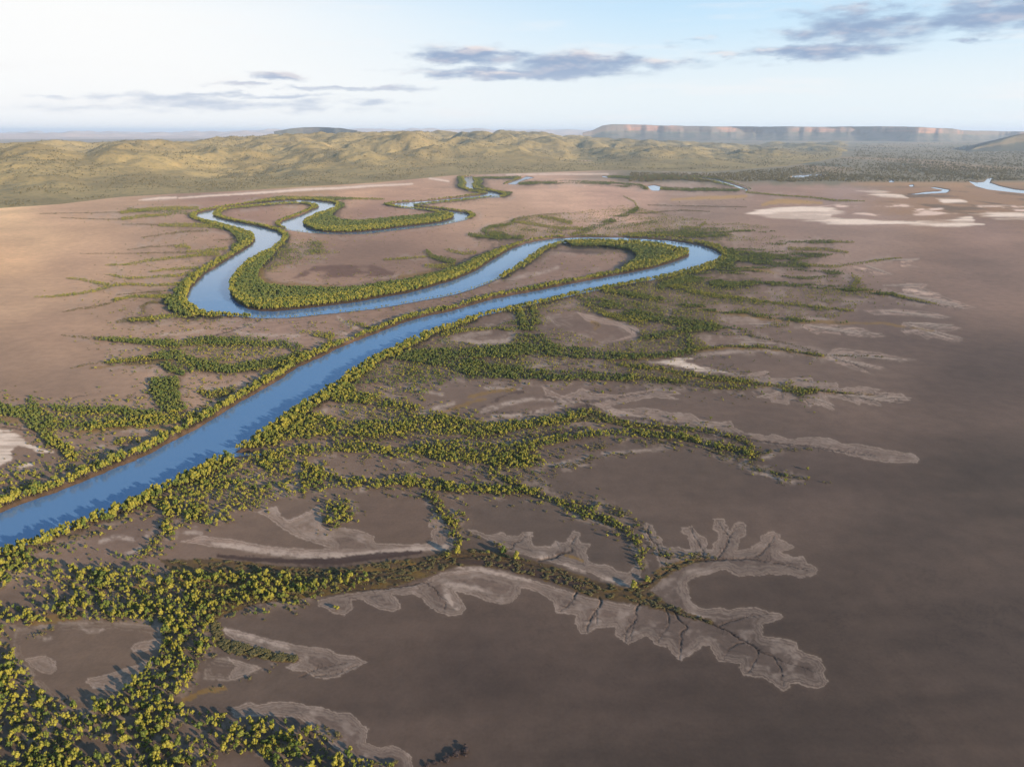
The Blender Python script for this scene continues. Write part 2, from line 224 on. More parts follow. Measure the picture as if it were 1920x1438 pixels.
BANDS = [(c, PT(s)) for c, s in (
 ('M', "640,906,5 700,909,5 760,905,6 810,909,6 860,917,6 910,919,5 960,922,5 1000,923,5"),
 ('m', "1000,924,5 1030,936,5 1070,951,6 1110,966,6 1150,981,6 1180,998,5 1195,1016,5 1203,1041,5 1206,1062,5"),
 ('m', "805,926,5 820,941,6 830,956,7 842,971,7 850,986,7 855,1001,6 858,1021,5 857,1033,4"),
 ('S', "862,993,3 880,1001,3 905,1011,3"), ('m', "930,1020,4 940,1028,5 948,1036,5"),
 ('M', "620,950,8 635,955,9 645,960,8 640,975,8 628,985,8 615,980,6"), ('m', "650,945,9 660,955,9 650,970,9"),
 ('M', "1090,818,5 1130,815,5 1180,814,5 1230,817,5 1280,820,4 1320,830,4 1350,840,4 1390,847,4 1410,852,3"),
 ('m', "1110,770,5 1130,782,5 1160,792,5 1200,799,4 1250,802,3 1300,805,3 1340,810,3 1360,816,3 1395,826,3 1410,845,4"),
 ('S', "1420,850,6 1415,863,7 1405,876,6"), ('S', "1410,876,5 1440,886,5 1470,896,4 1485,906,2"), ('S', "1440,881,3 1480,894,3 1530,903,2 1560,907,1"),
 ('S', "1420,850,5 1450,846,4 1490,844,3 1520,843,2"), ('S', "1340,846,4 1370,856,6 1385,862,4"),
 ('S', "1040,876,4 1080,871,4 1110,859,4 1150,853,3 1190,852,2"), ('S', "1105,841,6 1130,836,5 1165,830,3"), ('S', "1200,828,4 1250,833,5"),
 ('S', "1035,881,5 1042,896,3"), ('S', "975,898,3 1010,899,3 1030,909,2 1040,913,2"), ('m', "922,879,5 940,893,4 965,906,4 985,916,3"), ('S', "905,889,2 940,906,2"),
 ('S', "1065,938,2 1100,946,2 1130,946,4 1160,956,3 1180,969,2 1195,979,2"), ('S', "1205,981,4 1215,1001,3 1218,1016,3 1226,1029,3 1250,1039,4"),
 ('M', "720,670,5 760,667,6 800,664,6 850,662,6 880,664,6 930,660,8 980,657,8 1030,657,8 1080,662,8 1130,667,6 1180,670,5 1230,669,4 1280,664,4 1310,656,4"),
 ('M', "665,747,6 700,752,7 740,759,7 780,767,6"), ('M', "745,668,4 790,674,6 840,680,8 880,690,10 930,697,9 980,702,8 1030,705,7 1080,705,6 1130,707,5 1180,709,4"),
 ('m', "1180,709,4 1230,712,3 1280,717,3"), ('P', "700,760,10 760,772,9 820,778,7"),
 ('M', "1000,580,5 1005,600,8 1005,620,8 1010,640,8 1030,652,8"), ('M', "975,585,4 980,605,5 990,625,5"), ('m', "830,629,4 860,621,3 920,619,2 960,621,4"),
 ('P', "830,640,4 880,648,5 940,645,5 990,640,6"),
 ('M', "1080,550,6 1110,562,7 1150,577,6 1190,589,6 1230,597,6 1280,605,6 1330,614,6 1370,619,5 1410,624,4"), ('S', "1400,627,3 1440,637,2 1500,650,2 1535,661,2"),
 ('M', "1120,542,4 1170,550,4 1230,562,5 1290,572,4 1340,582,4 1400,590,4 1460,597,3 1520,603,3 1585,606,2"),
 ('m', "1100,572,3 1140,592,4 1170,599,4 1210,602,4"), ('P', "1120,560,5 1180,570,5 1240,580,5 1300,592,4"),
 ('M', "1200,636,3 1240,629,4 1280,621,4 1310,616,4"), ('M', "1290,626,5 1295,646,5 1290,656,4"),
 ('m', "1160,669,3 1210,668,3 1260,663,3 1300,656,3 1360,649,3 1420,651,2 1470,656,2 1530,666,2 1545,668,3"), ('S', "1545,668,2 1600,667,1.5 1660,670,1"),
 ('m', "1160,684,3 1230,691,3 1290,703,4 1350,711,4 1400,716,4 1430,721,4 1470,726,3 1520,731,2 1600,739,1"), ('S', "1160,706,4 1220,711,3 1280,719,3 1340,727,3 1400,729,2"),
 ('m', "1470,731,5 1500,736,5 1530,736,3"), ('S', "1490,740,3 1505,746,3"),
 ('M', "1240,537,6 1270,527,8 1300,522,9 1330,520,8 1350,527,5"), ('m', "1250,532,5 1280,542,5 1310,550,4 1350,557,4 1400,562,3 1450,569,2 1500,574,2 1560,580,1.5 1600,584,1.5"),
 ('M', "1330,532,4 1380,535,5 1430,532,4 1500,537,4 1560,540,3 1600,545,3 1650,550,4 1680,555,3"), ('m', "1680,555,3 1710,562,2 1760,572,1"),
 ('m', "1600,519,3 1610,526,5 1600,536,4"), ('m', "1500,497,3 1560,501,3 1620,494,2 1660,487,2 1690,485,1"), ('M', "1440,457,4 1500,456,3 1560,454,3"), ('m', "1560,454,2 1600,455,1.5"),
 ('M', "1170,442,4 1220,440,4 1270,440,5 1320,441,5 1370,439,4 1420,434,3 1460,438,2"), ('m', "1280,426,2 1310,428,2 1322,418,2"), ('M', "1380,478,8 1420,480,8 1480,483,6 1540,480,3"),
 ('M', "1340,505,6 1400,512,5 1460,517,4 1520,523,3 1570,520,3"), ('m', "1480,467,3 1540,468,3 1590,474,2"), ('P', "1390,495,8 1450,497,6 1520,503,5"),
 ('M', "1070,442,3 1090,435,4 1120,426,5 1150,413,5 1175,403,4 1195,391,3"), ('m', "1195,391,2 1190,379,1.5 1170,369,1"), ('P', "1080,438,3 1140,430,3 1200,420,3 1240,415,2"),
 ('m', "960,416,2 1000,421,3 1050,429,3 1090,429,3"), ('m', "1010,406,2 1040,411,3 1070,419,4"), ('M', "950,441,3 920,438,4 905,433,3 920,426,3 960,421,2 965,413,2"), ('S', "965,411,1.5 1010,403,1 1080,399,1"),
 ('M', "880,441,3 930,446,4 980,446,3"), ('P', "1100,445,3 1050,436,3 980,432,3"), ('S', "1215,385,1 1300,387,1 1400,389,1"), ('S', "1200,400,1.5 1280,395,1.5 1330,397,1"), ('P', "1230,432,3 1300,433,3 1360,430,3"),
 ('M', "800,472,3 810,482,4 850,492,5"), ('m', "720,488,2 760,485,2 800,482,2"), ('m', "840,470,3 870,476,3 890,474,3"), ('m', "800,500,4 850,500,4"),
 ('M', "480,378,2 530,371,3 580,373,3 620,373,3 660,373,2"), ('m', "660,373,2 720,374,1.5"), ('M', "868,333,2 864,345,2 880,358,2 905,361,2"), ('M', "888,334,2 895,345,2 910,354,2 940,362,2 960,362,1.5"),
 ('M', "900,334,2 940,334,2 975,333,2 960,340,1.5 945,345,1.5"), ('M', "975,345,2.5 1010,343,3 1060,342,3 1110,343,3 1150,346,4 1200,350,4 1213,354,3"), ('M', "1240,354,3 1290,356,3 1340,356,3 1385,357,2.5"),
 ('M', "1140,332,2 1180,333,3 1240,333,4 1300,334,3 1340,341,2.5 1380,350,2 1398,356,1.5"), ('M', "1300,330,1 1345,335,1 1390,347,1 1408,354,1.5"), ('m', "1400,361,2 1450,366,1.5 1520,371,1.5 1570,377,2 1620,378,1"),
 ('S', "75,401,1 150,400,1 230,398,1"), ('m', "228,399,3 280,393,3 330,391,4 370,391,3"), ('S', "115,409,1 200,412,1 230,411,2"), ('m', "230,411,3 270,406,3 320,403,2"), ('P', "240,394,3 320,398,4 370,402,3"),
 ('S', "230,421,1 270,421,1 300,423,2"), ('m', "300,423,3 350,423,4 400,425,4 430,427,4"), ('S', "265,446,1 300,441,1.5 340,435,2 390,433,2"), ('S', "400,451,1 440,449,2"), ('P', "380,415,4 420,430,3"),
 ('S', "240,469,1 280,463,1.5 325,461,2"), ('m', "330,463,3 345,461,4 355,466,3"), ('m', "350,473,2 390,471,3 425,466,3"), ('S', "150,476,.7 230,476,.8 300,474,1.5 350,474,2"),
 ('m', "200,498,1.5 240,497,2 280,489,2.5 330,484,2.5 380,478,3 410,476,4"), ('m', "280,511,1 320,506,2 370,503,3"), ('m', "195,514,1 215,518,2 240,523,2 280,521,2 330,518,2.5 365,511,3"),
 ('m', "125,523,1 150,524,2 180,531,3 210,536,3 240,534,2.5 290,536,2.5 340,533,3 360,530,3"), ('m', "205,538,3 180,546,3 140,553,2.5 100,557,2 65,558,1"),
 ('S', "115,586,1 140,581,1.5 180,576,2 215,564,2.5"), ('m', "215,564,2.5 250,557,2.5 300,557,3 330,557,3"), ('S', "220,553,1 260,549,1.5 305,547,2"), ('S', "270,584,3 265,576,2.5 280,568,2 310,566,2"),
 ('S', "220,604,2 245,599,4 290,598,3"), ('m', "245,602,2 290,598,2.5 340,593,3 370,589,3"), ('M', "310,557,4 330,563,5 350,577,5"),
 ('S', "115,629,1 140,632,1.5 190,635,3"), ('M', "180,635,2 240,640,3 300,644,4 340,645,5 390,640,5 440,640,6 500,642,6 540,647,6 570,657,6"),
 ('S', "135,691,.7 170,683,1.5 210,679,2.5"), ('m', "200,680,2 260,674,3 300,669,3"), ('M', "290,669,4 330,667,6 350,674,6 370,682,6 400,690,5"), ('S', "240,682,2 300,682,2"),
 ('M', "390,692,4 430,694,6 480,687,6 530,680,7 570,670,8"), ('M', "310,685,4 325,692,5 340,702,4"), ('P', "330,690,8 380,695,6 440,665,4"), ('m', "375,735,4 395,742,6 420,737,5 440,727,3"),
 ('M', "-60,765,8 0,767,8 30,774,8 60,777,10 90,787,8"), ('M', "58,750,4 65,762,7 70,777,8"), ('M', "95,767,3 130,770,4 170,770,4 220,772,5 260,777,6 300,782,6"),
 ('M', "80,792,8 110,799,6 150,800,5 200,798,5 250,792,6 300,789,7 350,787,8 390,777,7"), ('M', "60,797,7 80,812,7 100,827,9 120,842,8 135,857,7"), ('P', "-40,790,5 0,792,5 30,797,5"),
 ('m', "215,832,3 240,828,4 260,825,4"), ('m', "560,624,3 590,627,4 620,632,5"), ('m', "640,602,2 660,608,3 690,614,3"), ('P', "200,785,5 260,800,4"), ('S', "85,812,3 90,835,4"),
 ('P', "100,1040,8 160,1030,8 200,1045,8 240,1050,6 290,1035,6"), ('S', "135,1010,5 175,1005,5"), ('m', "300,1010,6 285,1025,6 270,1045,6"),
 ('S', "400,1178,4 405,1197,4 430,1212,5 470,1223,6 520,1233,5 550,1236,4"), ('S', "530,1242,2 500,1262,2.5 450,1277,2.5 420,1287,4 385,1299,4"), ('S', "440,1152,6 480,1150,6"), ('S', "545,1137,5 580,1133,6"),
 ('S', "600,1378,6 625,1385,6 630,1372,5 610,1362,4"), ('S', "50,1200,6 75,1188,5 100,1178,3"), ('S', "95,1315,2 135,1310,2"), ('S', "150,1340,8 175,1330,4"),
 ('S', "600,1378,5 625,1383,6 640,1378,4"), ('m', "650,1432,4 700,1434,5 735,1440,6"), ('S', "1240,1040,4 1262,1042,4 1310,1044,4 1340,1044,3"), ('S', "1245,1135,3 1290,1150,3 1340,1166,2"),
)]
PANS = [PT(s) for s in (   # bare mud inside the woods
 "31,1176 75,1170 140,1164 225,1165 300,1172 303,1193 313,1200 300,1222 288,1242 250,1275 223,1302 173,1318 180,1335 160,1350 140,1320 110,1322 88,1308 63,1280 58,1260 28,1235 23,1205",
 "381,1228 426,1234 480,1248 520,1242 500,1258 450,1272 425,1279 383,1275", "415,1422 470,1410 505,1427 530,1452 520,1500 440,1500 412,1455",
 "1022,590 1080,583 1150,598 1200,618 1195,640 1130,645 1080,627 1040,612", "850,632 880,622 940,618 968,628 955,645 900,648 860,642", "865,612 900,590 960,585 970,600 930,612", "1345,595 1400,592 1450,600 1440,612 1380,616", "1300,625 1400,632 1440,645 1330,652", "1380,508 1440,512 1500,528 1440,528", "140,1395 190,1385 230,1410 200,1425 150,1415", "230,1340 262,1355 255,1370 235,1362", "400,1100 450,1092 470,1100 420,1112", "-10,1110 40,1108 60,1135 20,1140 -20,1130", "70,1120 85,1118 90,1140 72,1140")]
LEAF_A = PT("""1207,985 1214,980 1224,985 1229,1001 1240,1011 1244,1023 1261,1026 1274,1025 1285,1031 1295,1030 1294,1017 1288,1003 1277,997 1280,989 1290,990 1297,985 1303,993 1311,1003
1322,1006 1327,1017 1327,1030 1338,1030 1339,1019 1346,1009 1348,997 1335,990 1336,984 1342,983 1339,973 1348,972 1358,972 1362,984 1364,993 1372,995 1375,984 1383,978 1393,980 1400,989 1399,1003
1385,1009 1385,1022 1380,1032 1393,1030 1409,1027 1417,1018 1428,1014 1426,1005 1441,998 1451,997 1461,1002 1462,1010 1475,1015 1490,1026 1475,1032 1462,1035 1478,1040 1491,1046 1504,1043 1511,1048
1512,1056 1525,1059 1535,1068 1531,1076 1515,1081 1499,1084 1480,1076 1457,1077 1438,1075 1425,1079 1404,1077 1388,1081 1375,1075 1362,1068 1346,1069 1330,1076 1311,1079 1293,1085 1288,1093 1290,1106
1296,1130 1309,1138 1327,1141 1346,1138 1367,1143 1385,1139 1417,1138 1441,1147 1462,1150 1470,1155 1457,1163 1430,1170 1429,1180 1432,1192 1449,1195 1475,1198 1494,1204 1496,1215 1510,1225 1525,1228
1539,1236 1547,1254 1541,1262 1551,1276 1547,1286 1533,1291 1512,1286 1496,1280 1483,1281 1480,1289 1470,1295 1454,1287 1433,1270 1417,1269 1396,1265 1388,1256 1387,1243 1364,1241 1348,1239 1338,1223
1330,1210 1317,1210 1296,1227 1274,1239 1259,1225 1251,1212 1227,1208 1219,1196 1211,1191 1192,1200 1177,1207 1155,1191 1154,1174 1132,1175 1116,1178 1100,1187 1088,1187 1078,1168 1083,1154 1063,1150
1043,1148 1038,1128 1020,1115 995,1105 978,1101 973,1115 960,1128 940,1133 913,1126 888,1116 853,1108 863,1120 874,1140 865,1151 845,1155 821,1148 803,1136 788,1121 773,1113 758,1116 735,1113 745,1126 753,1138
738,1146 710,1142 693,1133 680,1124 658,1124 662,1141 645,1153 625,1149 615,1141 598,1136 595,1125 660,1112 780,1098 830,1073 900,1066 1000,1088 1100,1120 1180,1135 1210,1110 1225,1080 1240,1060 1225,1030 1208,1005""")
LEAVES = [LEAF_A] + [PT(s) for s in (
 "875,993 893,994 913,1003 943,998 950,1004 973,1005 980,998 999,998 995,1013 1000,1023 1030,1025 1042,1015 1058,1018 1070,1003 1075,995 1088,1000 1083,1010 1088,1018 1106,1020 1098,1033 1103,1053 1120,1058 1140,1059 1158,1070 1178,1074 1188,1063 1201,1060 1201,1083 1170,1096 1138,1088 1100,1071 1063,1061 1013,1048 975,1038 950,1030 920,1015",
 "520,950 527,968 540,975 560,968 600,947 602,990 650,990 680,996 700,1005 704,1018 760,1021 800,1020 812,1012 808,1000 815,990 803,988 805,978 813,960 825,965 840,990 850,1010 845,1030 800,1032 740,1040 680,1045 600,1047 540,1040 460,1030 400,1025 340,1015 380,1005 430,1010 500,1024 600,1030 620,1026 560,1008 530,990 495,965 480,960",
 "420,1178 450,1183 500,1196 563,1211 615,1216 635,1227 665,1231 688,1241 665,1253 633,1268 608,1273 593,1271 573,1258 550,1258 535,1251 563,1238 540,1228 500,1226 475,1211 445,1203 423,1188",
 "433,1328 468,1316 488,1321 518,1315 550,1315 575,1323 605,1326 633,1336 658,1336 673,1351 690,1368 685,1391 713,1402 735,1397 758,1406 771,1421 773,1438 770,1500 700,1500 650,1420 600,1375 560,1345 500,1340 440,1345",
 "1140,768 1205,765 1235,768 1260,774 1295,775 1315,787 1350,792 1370,790 1375,800 1395,813 1423,813 1435,818 1450,814 1483,824 1505,820 1531,819 1558,823 1581,833 1606,832 1640,838 1663,843 1708,850 1725,860 1720,867 1663,867 1613,858 1575,848 1525,838 1450,833 1400,825 1340,815 1290,805 1230,800 1170,790 1140,780",
 "1018,725 1055,743 1095,728 1113,738 1163,740 1226,730 1263,732 1276,738 1250,740 1271,748 1226,745 1176,753 1138,763 1163,770 1201,780 1150,778 1113,758 1075,753 1025,742",
 "1400,703 1420,698 1439,696 1443,708 1483,711 1495,708 1525,709 1528,716 1570,719 1573,728 1613,725 1653,730 1640,735 1688,738 1708,751 1675,749 1670,755 1640,748 1653,761 1613,755 1613,760 1580,748 1550,742 1565,768 1525,758 1519,764 1500,745 1483,748 1478,758 1445,753 1443,746 1410,745 1445,739 1465,733 1440,722 1400,712",
 "1500,609 1540,608 1600,611 1660,631 1640,632 1610,622 1620,632 1590,628 1570,618 1575,628 1540,622 1530,627 1512,617",
 "1690,607 1740,605 1790,612 1805,615 1780,621 1760,622 1805,638 1780,640 1750,632 1740,636 1715,624 1700,628 1690,620", "1620,583 1680,580 1740,585 1785,595 1760,597 1700,591 1640,590",
 "1565,652 1590,655 1650,662 1720,675 1690,677 1640,672 1600,668 1590,672 1660,690 1640,691 1590,680 1640,703 1600,692 1545,672", "1690,540 1740,545 1780,560 1830,577 1790,578 1740,570 1700,560",
 "1690,490 1725,484 1718,488 1700,495 1725,501 1690,500", "1600,500 1660,510 1675,514 1640,515", "1700,531 1740,533 1730,540 1765,552 1720,552 1690,545",
 "45,1235 85,1228 103,1240 105,1255 95,1265 78,1260 60,1250", "165,1272 200,1265 240,1252 275,1240 290,1238 250,1272 222,1295 175,1290 163,1280", "245,1215 260,1204 300,1197 300,1215 265,1222 250,1222", "425,1232 470,1245 490,1252 455,1268 430,1275 432,1258 445,1248",
 "1080,585 1140,600 1180,605 1200,620 1190,632 1150,640 1185,627 1165,612 1100,602",)]
# pale salt crust, (half-width lines) and outlines
SALT_L = [PT(s) for s in (
 "400,1020,3 470,1029,5 540,1038,6 600,1042,6 660,1042,5 720,1036,5 780,1030,4 835,1024,5", "230,808,2 260,805,3 278,806,2", "175,841,2 195,836,3", "375,728,1.5 400,730,2.5 430,728,2 455,717,3",
 "188,985,3 210,978,4 230,970,2", "275,1005,3 290,990,2.5 300,975,2", "240,1037,3 262,1030,3", "190,1015,4 220,1006,3 250,1012,3", "675,916,3 680,917,3", "830,1100,3 845,1094,5 870,1098,4 905,1106,2",
 "855,1062,3 900,1067,4 950,1078,4 992,1089,2", "836,1108,5 845,1128,5 858,1140,4", "1130,1083,3 1160,1093,3 1182,1099,2", "1060,1060,2 1095,1072,3", "1015,1046,3 1040,1040,2", "423,1180,3 455,1192,4 500,1203,3 540,1214,2",
 "1260,1142,2 1300,1152,2.5 1340,1162,2", "270,374,1.5 300,373,2 330,371,1.5", "340,371,1 400,366,1.5 500,360,2 560,356,2 640,352,1.6 700,348,1.6 770,345,1.2", "805,334,1.5 840,340,1.5", "950,327,.8 1050,326,.8 1140,326,.8",
 "1505,596,1 1560,599,1.2", "1050,870,2 1080,864,3 1100,855,3", "1430,858,2 1450,854,2", "1390,873,3 1400,862,4", "1420,885,2 1460,898,2 1490,905,1.5", "880,640,2 910,643,3 950,640,4 963,628,4 955,622,3", "855,640,2 830,640,2",
 "905,770,3 950,757,3 1000,748,2 1060,752,2", "925,781,3 980,778,3 1030,767,3 1075,755,3", "790,775,3 820,765,3 850,757,2", "760,725,2 800,735,2 830,740,2", "910,728,1.5 975,728,1.5", "560,712,2 600,697,3", "640,770,3 660,762,4",
 "580,785,3 610,770,3", "985,690,2 1030,683,2 1060,676,1.5", "635,595,2 650,607,2 670,615,2", "630,622,2 650,626,2", "360,583,1 300,602,1.2", "300,628,1.5 380,620,2", "440,621,3 470,628,2 560,630,2", "480,605,2 450,615,2",
 "1300,666,2.5 1350,661,2 1430,656,2 1460,662,2", "1130,850,1.5 1240,843,1", "985,878,1.5 960,876,1", "1020,935,1.5 1080,962,1.5 1150,990,1.5", "560,905,2 540,910,2", "450,900,4 440,912,4", "905,530,2 960,522,2 1010,512,3 1045,502,2", "345,997,3 375,1000,3", "1000,870,1 1100,872,1", "150,1172,1.5 165,1183,2 185,1184,1.5 195,1178,1", "85,1198,2 95,1196,2", "275,1163,2 282,1163,2")]
SALT_P = [PT(s) for s in (
 "-30,806 0,808 20,810 45,820 60,835 100,848 70,846 55,841 35,838 25,846 18,866 0,876 -30,880", "30,875 60,866 62,872 40,880", "1395,403 1430,392 1500,388 1560,390 1600,400 1560,405 1640,411 1700,415 1780,413 1820,405 1830,416 1845,420 1800,424 1700,422 1600,420 1520,417 1450,412",
 "1815,402 1870,400 1920,401 2100,403 2100,413 1920,412 1870,410", "1590,355 1650,356 1690,364 1702,371 1650,369 1610,362", "1755,373 1800,373 1812,378 1770,380", "1185,678 1243,674 1273,670 1320,668 1290,674 1280,680 1335,693 1373,703 1410,703 1425,708 1385,707 1310,694 1248,685")]
SALT_STREAK = PT("1520,388 1600,380 1800,385 2000,383 2000,398 1820,400 1750,405 1640,406 1560,398")
GRASS = [PT(s) for s in (
 "300,1050 400,1047 500,1058 560,1064 640,1064 720,1052 800,1044 850,1030 900,1030 950,1040 1010,1053 1070,1072 1130,1093 1180,1103 1215,1085 1240,1062 1300,1046 1345,1047 1300,1056 1255,1075 1230,1095 1220,1108 1250,1130 1290,1148 1340,1163 1338,1170 1280,1156 1230,1141 1180,1131 1120,1121 1060,1101 1000,1081 940,1066 880,1059 840,1066 800,1082 740,1100 660,1110 560,1122 480,1132 420,1152 380,1180 360,1120",
 "395,1165 410,1168 420,1198 470,1212 530,1226 560,1232 552,1242 520,1240 470,1232 425,1222 400,1205",
 "1100,765 1140,780 1200,793 1280,803 1270,808 1180,800 1120,790 1060,792 1040,786")]
GRASSL = [PT(s) for s in (
 "1160,672,2 1210,671,2.5 1260,666,2.5 1300,659,2 1360,652,2 1420,653,1.5 1470,658,1.5 1545,669,2", "1235,694,2 1290,705,3 1350,713,3 1400,718,3 1430,722,3 1470,727,2.5 1520,732,1.5 1640,741,1", "1110,604,3 1125,610,3 1115,617,2", "1200,604,2 1140,596,2",
 "1260,375,2 1300,372,2.5 1350,371,2.5 1400,368,2.5", "1430,384,2.5 1460,377,4 1500,379,3.5 1540,381,1.5", "1410,595,2 1500,602,2 1580,606,2.5 1650,606,1.5 1750,620,.8", "880,745,3 920,735,3 960,730,3", "830,775,3 880,755,3 910,748,2", "0,786,4 40,792,4 90,806,3",
 "750,520,4 820,512,5 860,500,4", "490,505,5 490,525,6 520,535,5 620,538,4", "120,1155,6 60,1166,6 150,1158,4", "260,1100,8 350,1090,8 420,1080,6", "420,1290,5 380,1297,4 345,1312,4", "460,1392,6 540,1400,5", "1600,540,3 1660,552,3", "345,806,3 250,800,2.5 140,812,2.5", "170,690,2 320,676,2", "1310,580,3 1380,590,2 1440,594,2", "1395,502,3 1460,512,2", "1060,1040,2 1090,1050,1")]
MUD_AND_SHADE = [PT(s) for s in (  # dark mud bands, plus a strip of painted shade between the central woods
 "850,1052,3 920,1055,6 980,1068,7 1040,1085,7 1095,1100,5", "410,1043,3 470,1048,4 560,1053,4 640,1051,6 720,1041,6 790,1036,3", "1100,802,2 1000,815,4 900,822,4 800,822,3 700,822,4 620,825,3", "1130,790,1 1250,806,2 1400,825,1.5 1480,833,1",
 "1210,672,1.5 1170,674,3 1120,672,2", "1040,470,3 1130,475,4", "1130,780,2 1300,797,2 1400,820,2", "930,773,1 1050,775,2 1100,760,3", "1020,745,1.5 1100,752,3 1150,748,2", "900,765,1 950,740,1.5 975,735,2", "560,1062,2 700,1062,2")]
CREEK = [PT(s) for s in (
 "440,1055,1.5 480,1062,2 540,1070,3 600,1074,3 680,1075,3 740,1068,2 800,1054,2 850,1044,1.8 920,1042,1.5 980,1053,1.5 1050,1075,1 1120,1100,1 1180,1107,1.5",
 "1180,1107,1.8 1210,1096,2.5 1232,1081,2.5 1255,1066,2.5 1290,1052,2 1330,1050,2 1370,1048,1.6 1410,1047,1.3 1440,1053,.8 1480,1060,.5 1510,1068,.4", "1180,1107,1 1215,1119,1.2 1240,1136,1.4 1265,1147,1.6 1300,1157,1.8 1330,1166,2 1360,1179,2 1385,1196,2 1415,1213,1.6 1450,1231,1 1480,1245,.6 1510,1250,.5 1530,1262,.3",
 "1345,1048,1.3 1355,1035,1.2 1362,1020,1 1369,1005,.8 1378,995,.5 1385,985,.4", "1369,1005,.7 1355,992,.5 1348,978,.3", "1320,1050,1.2 1317,1030,1 1308,1015,.8 1300,1000,.5 1293,988,.3", "1410,1047,1 1430,1035,.8 1443,1022,.6 1450,1005,.4",
 "1450,1230,.8 1462,1250,.8 1465,1270,.6 1469,1285,.4", "1420,1213,1 1422,1230,.8 1410,1250,.7 1400,1262,.4", "1408,1208,1.3 1395,1203,1.1 1368,1210,.7 1358,1232,.4", "1266,1146,1.6 1270,1160,1.4 1285,1170,1.3 1292,1178,1.2 1277,1184,1 1275,1205,.8 1274,1235,.4", "1248,1140,1.2 1255,1155,1 1252,1175,.7 1240,1190,.6 1234,1205,.4",
 "1200,1130,2.5 1190,1145,1.4 1197,1155,1.2 1185,1170,.9 1175,1180,.7 1171,1203,.4", "1185,1175,.7 1182,1190,.5 1185,1200,.3", "1125,1120,3 1128,1130,2 1118,1145,1.4 1105,1165,1 1098,1185,.5", "1120,1145,.9 1120,1160,.6 1118,1172,.4", "1080,1110,3 1075,1120,1 1068,1132,.7 1050,1147,.4", "1348,1174,1.3 1365,1166,1 1385,1160,.8 1410,1155,.5 1440,1150,.3",
 "1215,985,1.5 1213,1000,1.5 1220,1015,1.2 1236,1021,1 1232,1028,1 1240,1040,1.4 1255,1048,1.8", "1010,1052,2 1040,1045,2 1055,1035,1.3 1075,1034,1 1070,1022,.8 1078,1005,.5", "945,1030,1.5 965,1028,1 960,1018,.7 980,1014,.7 985,1000,.4", "1043,1016,.4 1052,1035,.4",
 "405,1168,1.5 403,1180,1.6 410,1195,1.6 425,1208,1.4 445,1215,1.2 470,1225,1 500,1232,.8 530,1238,.6", "450,1215,.7 460,1222,.7 475,1218,.7 490,1226,.7 505,1222,.6", "800,1092,1.5 818,1104,1 822,1118,.8 838,1123,.6 836,1140,.4", "560,1270,.4 605,1249,.5 650,1243,.3", "590,1268,.3 630,1265,.5 670,1248,.3",
 "235,752,.8 240,748,1 255,735,.6", "120,748,1 140,745,.8 150,742,.4", "0,800,1.5 40,805,1.5 65,812,1.5 75,830,1", "490,600,1.2 470,608,1.2 440,618,1.5 400,630,1.5 380,632,1", "1180,615,.8 1200,627,1.5 1210,632,1.2", "1110,605,1 1125,608,.8 1118,616,.6", "1090,748,.8 1095,755,1.2 1120,768,1", "1160,745,1 1210,738,.6 1225,735,.4",
 "640,1108,1 700,1104,1 760,1100,1 800,1090,1", "1420,856,.8 1400,858,.5", "1500,835,1.5 1580,846,1 1640,855,.5", "1300,806,1.5 1400,824,1.5 1500,835,1.5", "1500,742,.8 1512,752,.5 1518,762,.3", "1465,735,.8 1465,748,.5", "1600,738,1 1615,747,.5 1650,758,.3", "1580,738,.8 1600,752,.4", "1640,741,.8 1690,748,.4", "1440,700,.6 1432,704,.6",
 "1560,670,1 1600,682,.6 1630,695,.3", "1520,729,1 1600,739,1 1640,741,.8", "1690,560,.9 1740,570,.6 1800,577,.3", "1600,506,.8 1640,512,.4", "1480,527,1 1490,532,1", "1380,525,.8 1500,532,1.2 1580,538,1", "1495,470,.8 1530,466,.6 1560,465,.4")]

# ------------------------------------------------------------------ ground grid (dense where the view is, coarse beyond)
us = np.concatenate([np.linspace(-9000, -700, 24)[:-1], np.linspace(-700, -60, 110)[:-1], np.arange(-60, 1981, 1.8), np.linspace(1981, 2650, 112)[1:], np.linspace(2650, 11000, 24)[1:]])
vs = np.concatenate([np.linspace(247.3, 262, 12)[:-1], np.arange(262, 440, 1.0), np.arange(440, 1460, 1.8), np.linspace(1461, 1800, 50)[1:], np.linspace(1800, 3600, 14)[1:]])
U, V = np.meshgrid(us.astype(np.float64), vs.astype(np.float64))
X, Y = unproj(U, V)
U = U.astype(np.float32); V = V.astype(np.float32)
q = 1.0 / np.maximum(V / 246.0 - 1.0, .02)               # a rough log-distance coordinate for the even-grained wobble of traced edges
NUx = fbm(U, V * 1.6, 26, 4, 11); NUy = fbm(U, V * 1.6, 26, 4, 57)
NFx = fbm(U, V * 1.6, 7, 3, 5); NFy = fbm(U, V * 1.6, 7, 3, 77)
persp = np.clip((V - 246) / 500.0, .12, 1.0)
def window(pts, pad):
    x0, x1 = pts[:, 0].min() - pad, pts[:, 0].max() + pad; y0, y1 = pts[:, 1].min() - pad, pts[:, 1].max() + pad
    i0, i1 = np.searchsorted(vs, y0), np.searchsorted(vs, y1); j0, j1 = np.searchsorted(us, x0), np.searchsorted(us, x1)
    return slice(max(i0 - 1, 0), i1 + 1), slice(max(j0 - 1, 0), j1 + 1)
def warped(w, a, f=0.0):
    return U[w] + NUx[w] * a * persp[w] * 2 + NFx[w] * f * persp[w] * 2, V[w] + (NUy[w] * a + NFy[w] * f) * persp[w] ** 1.5

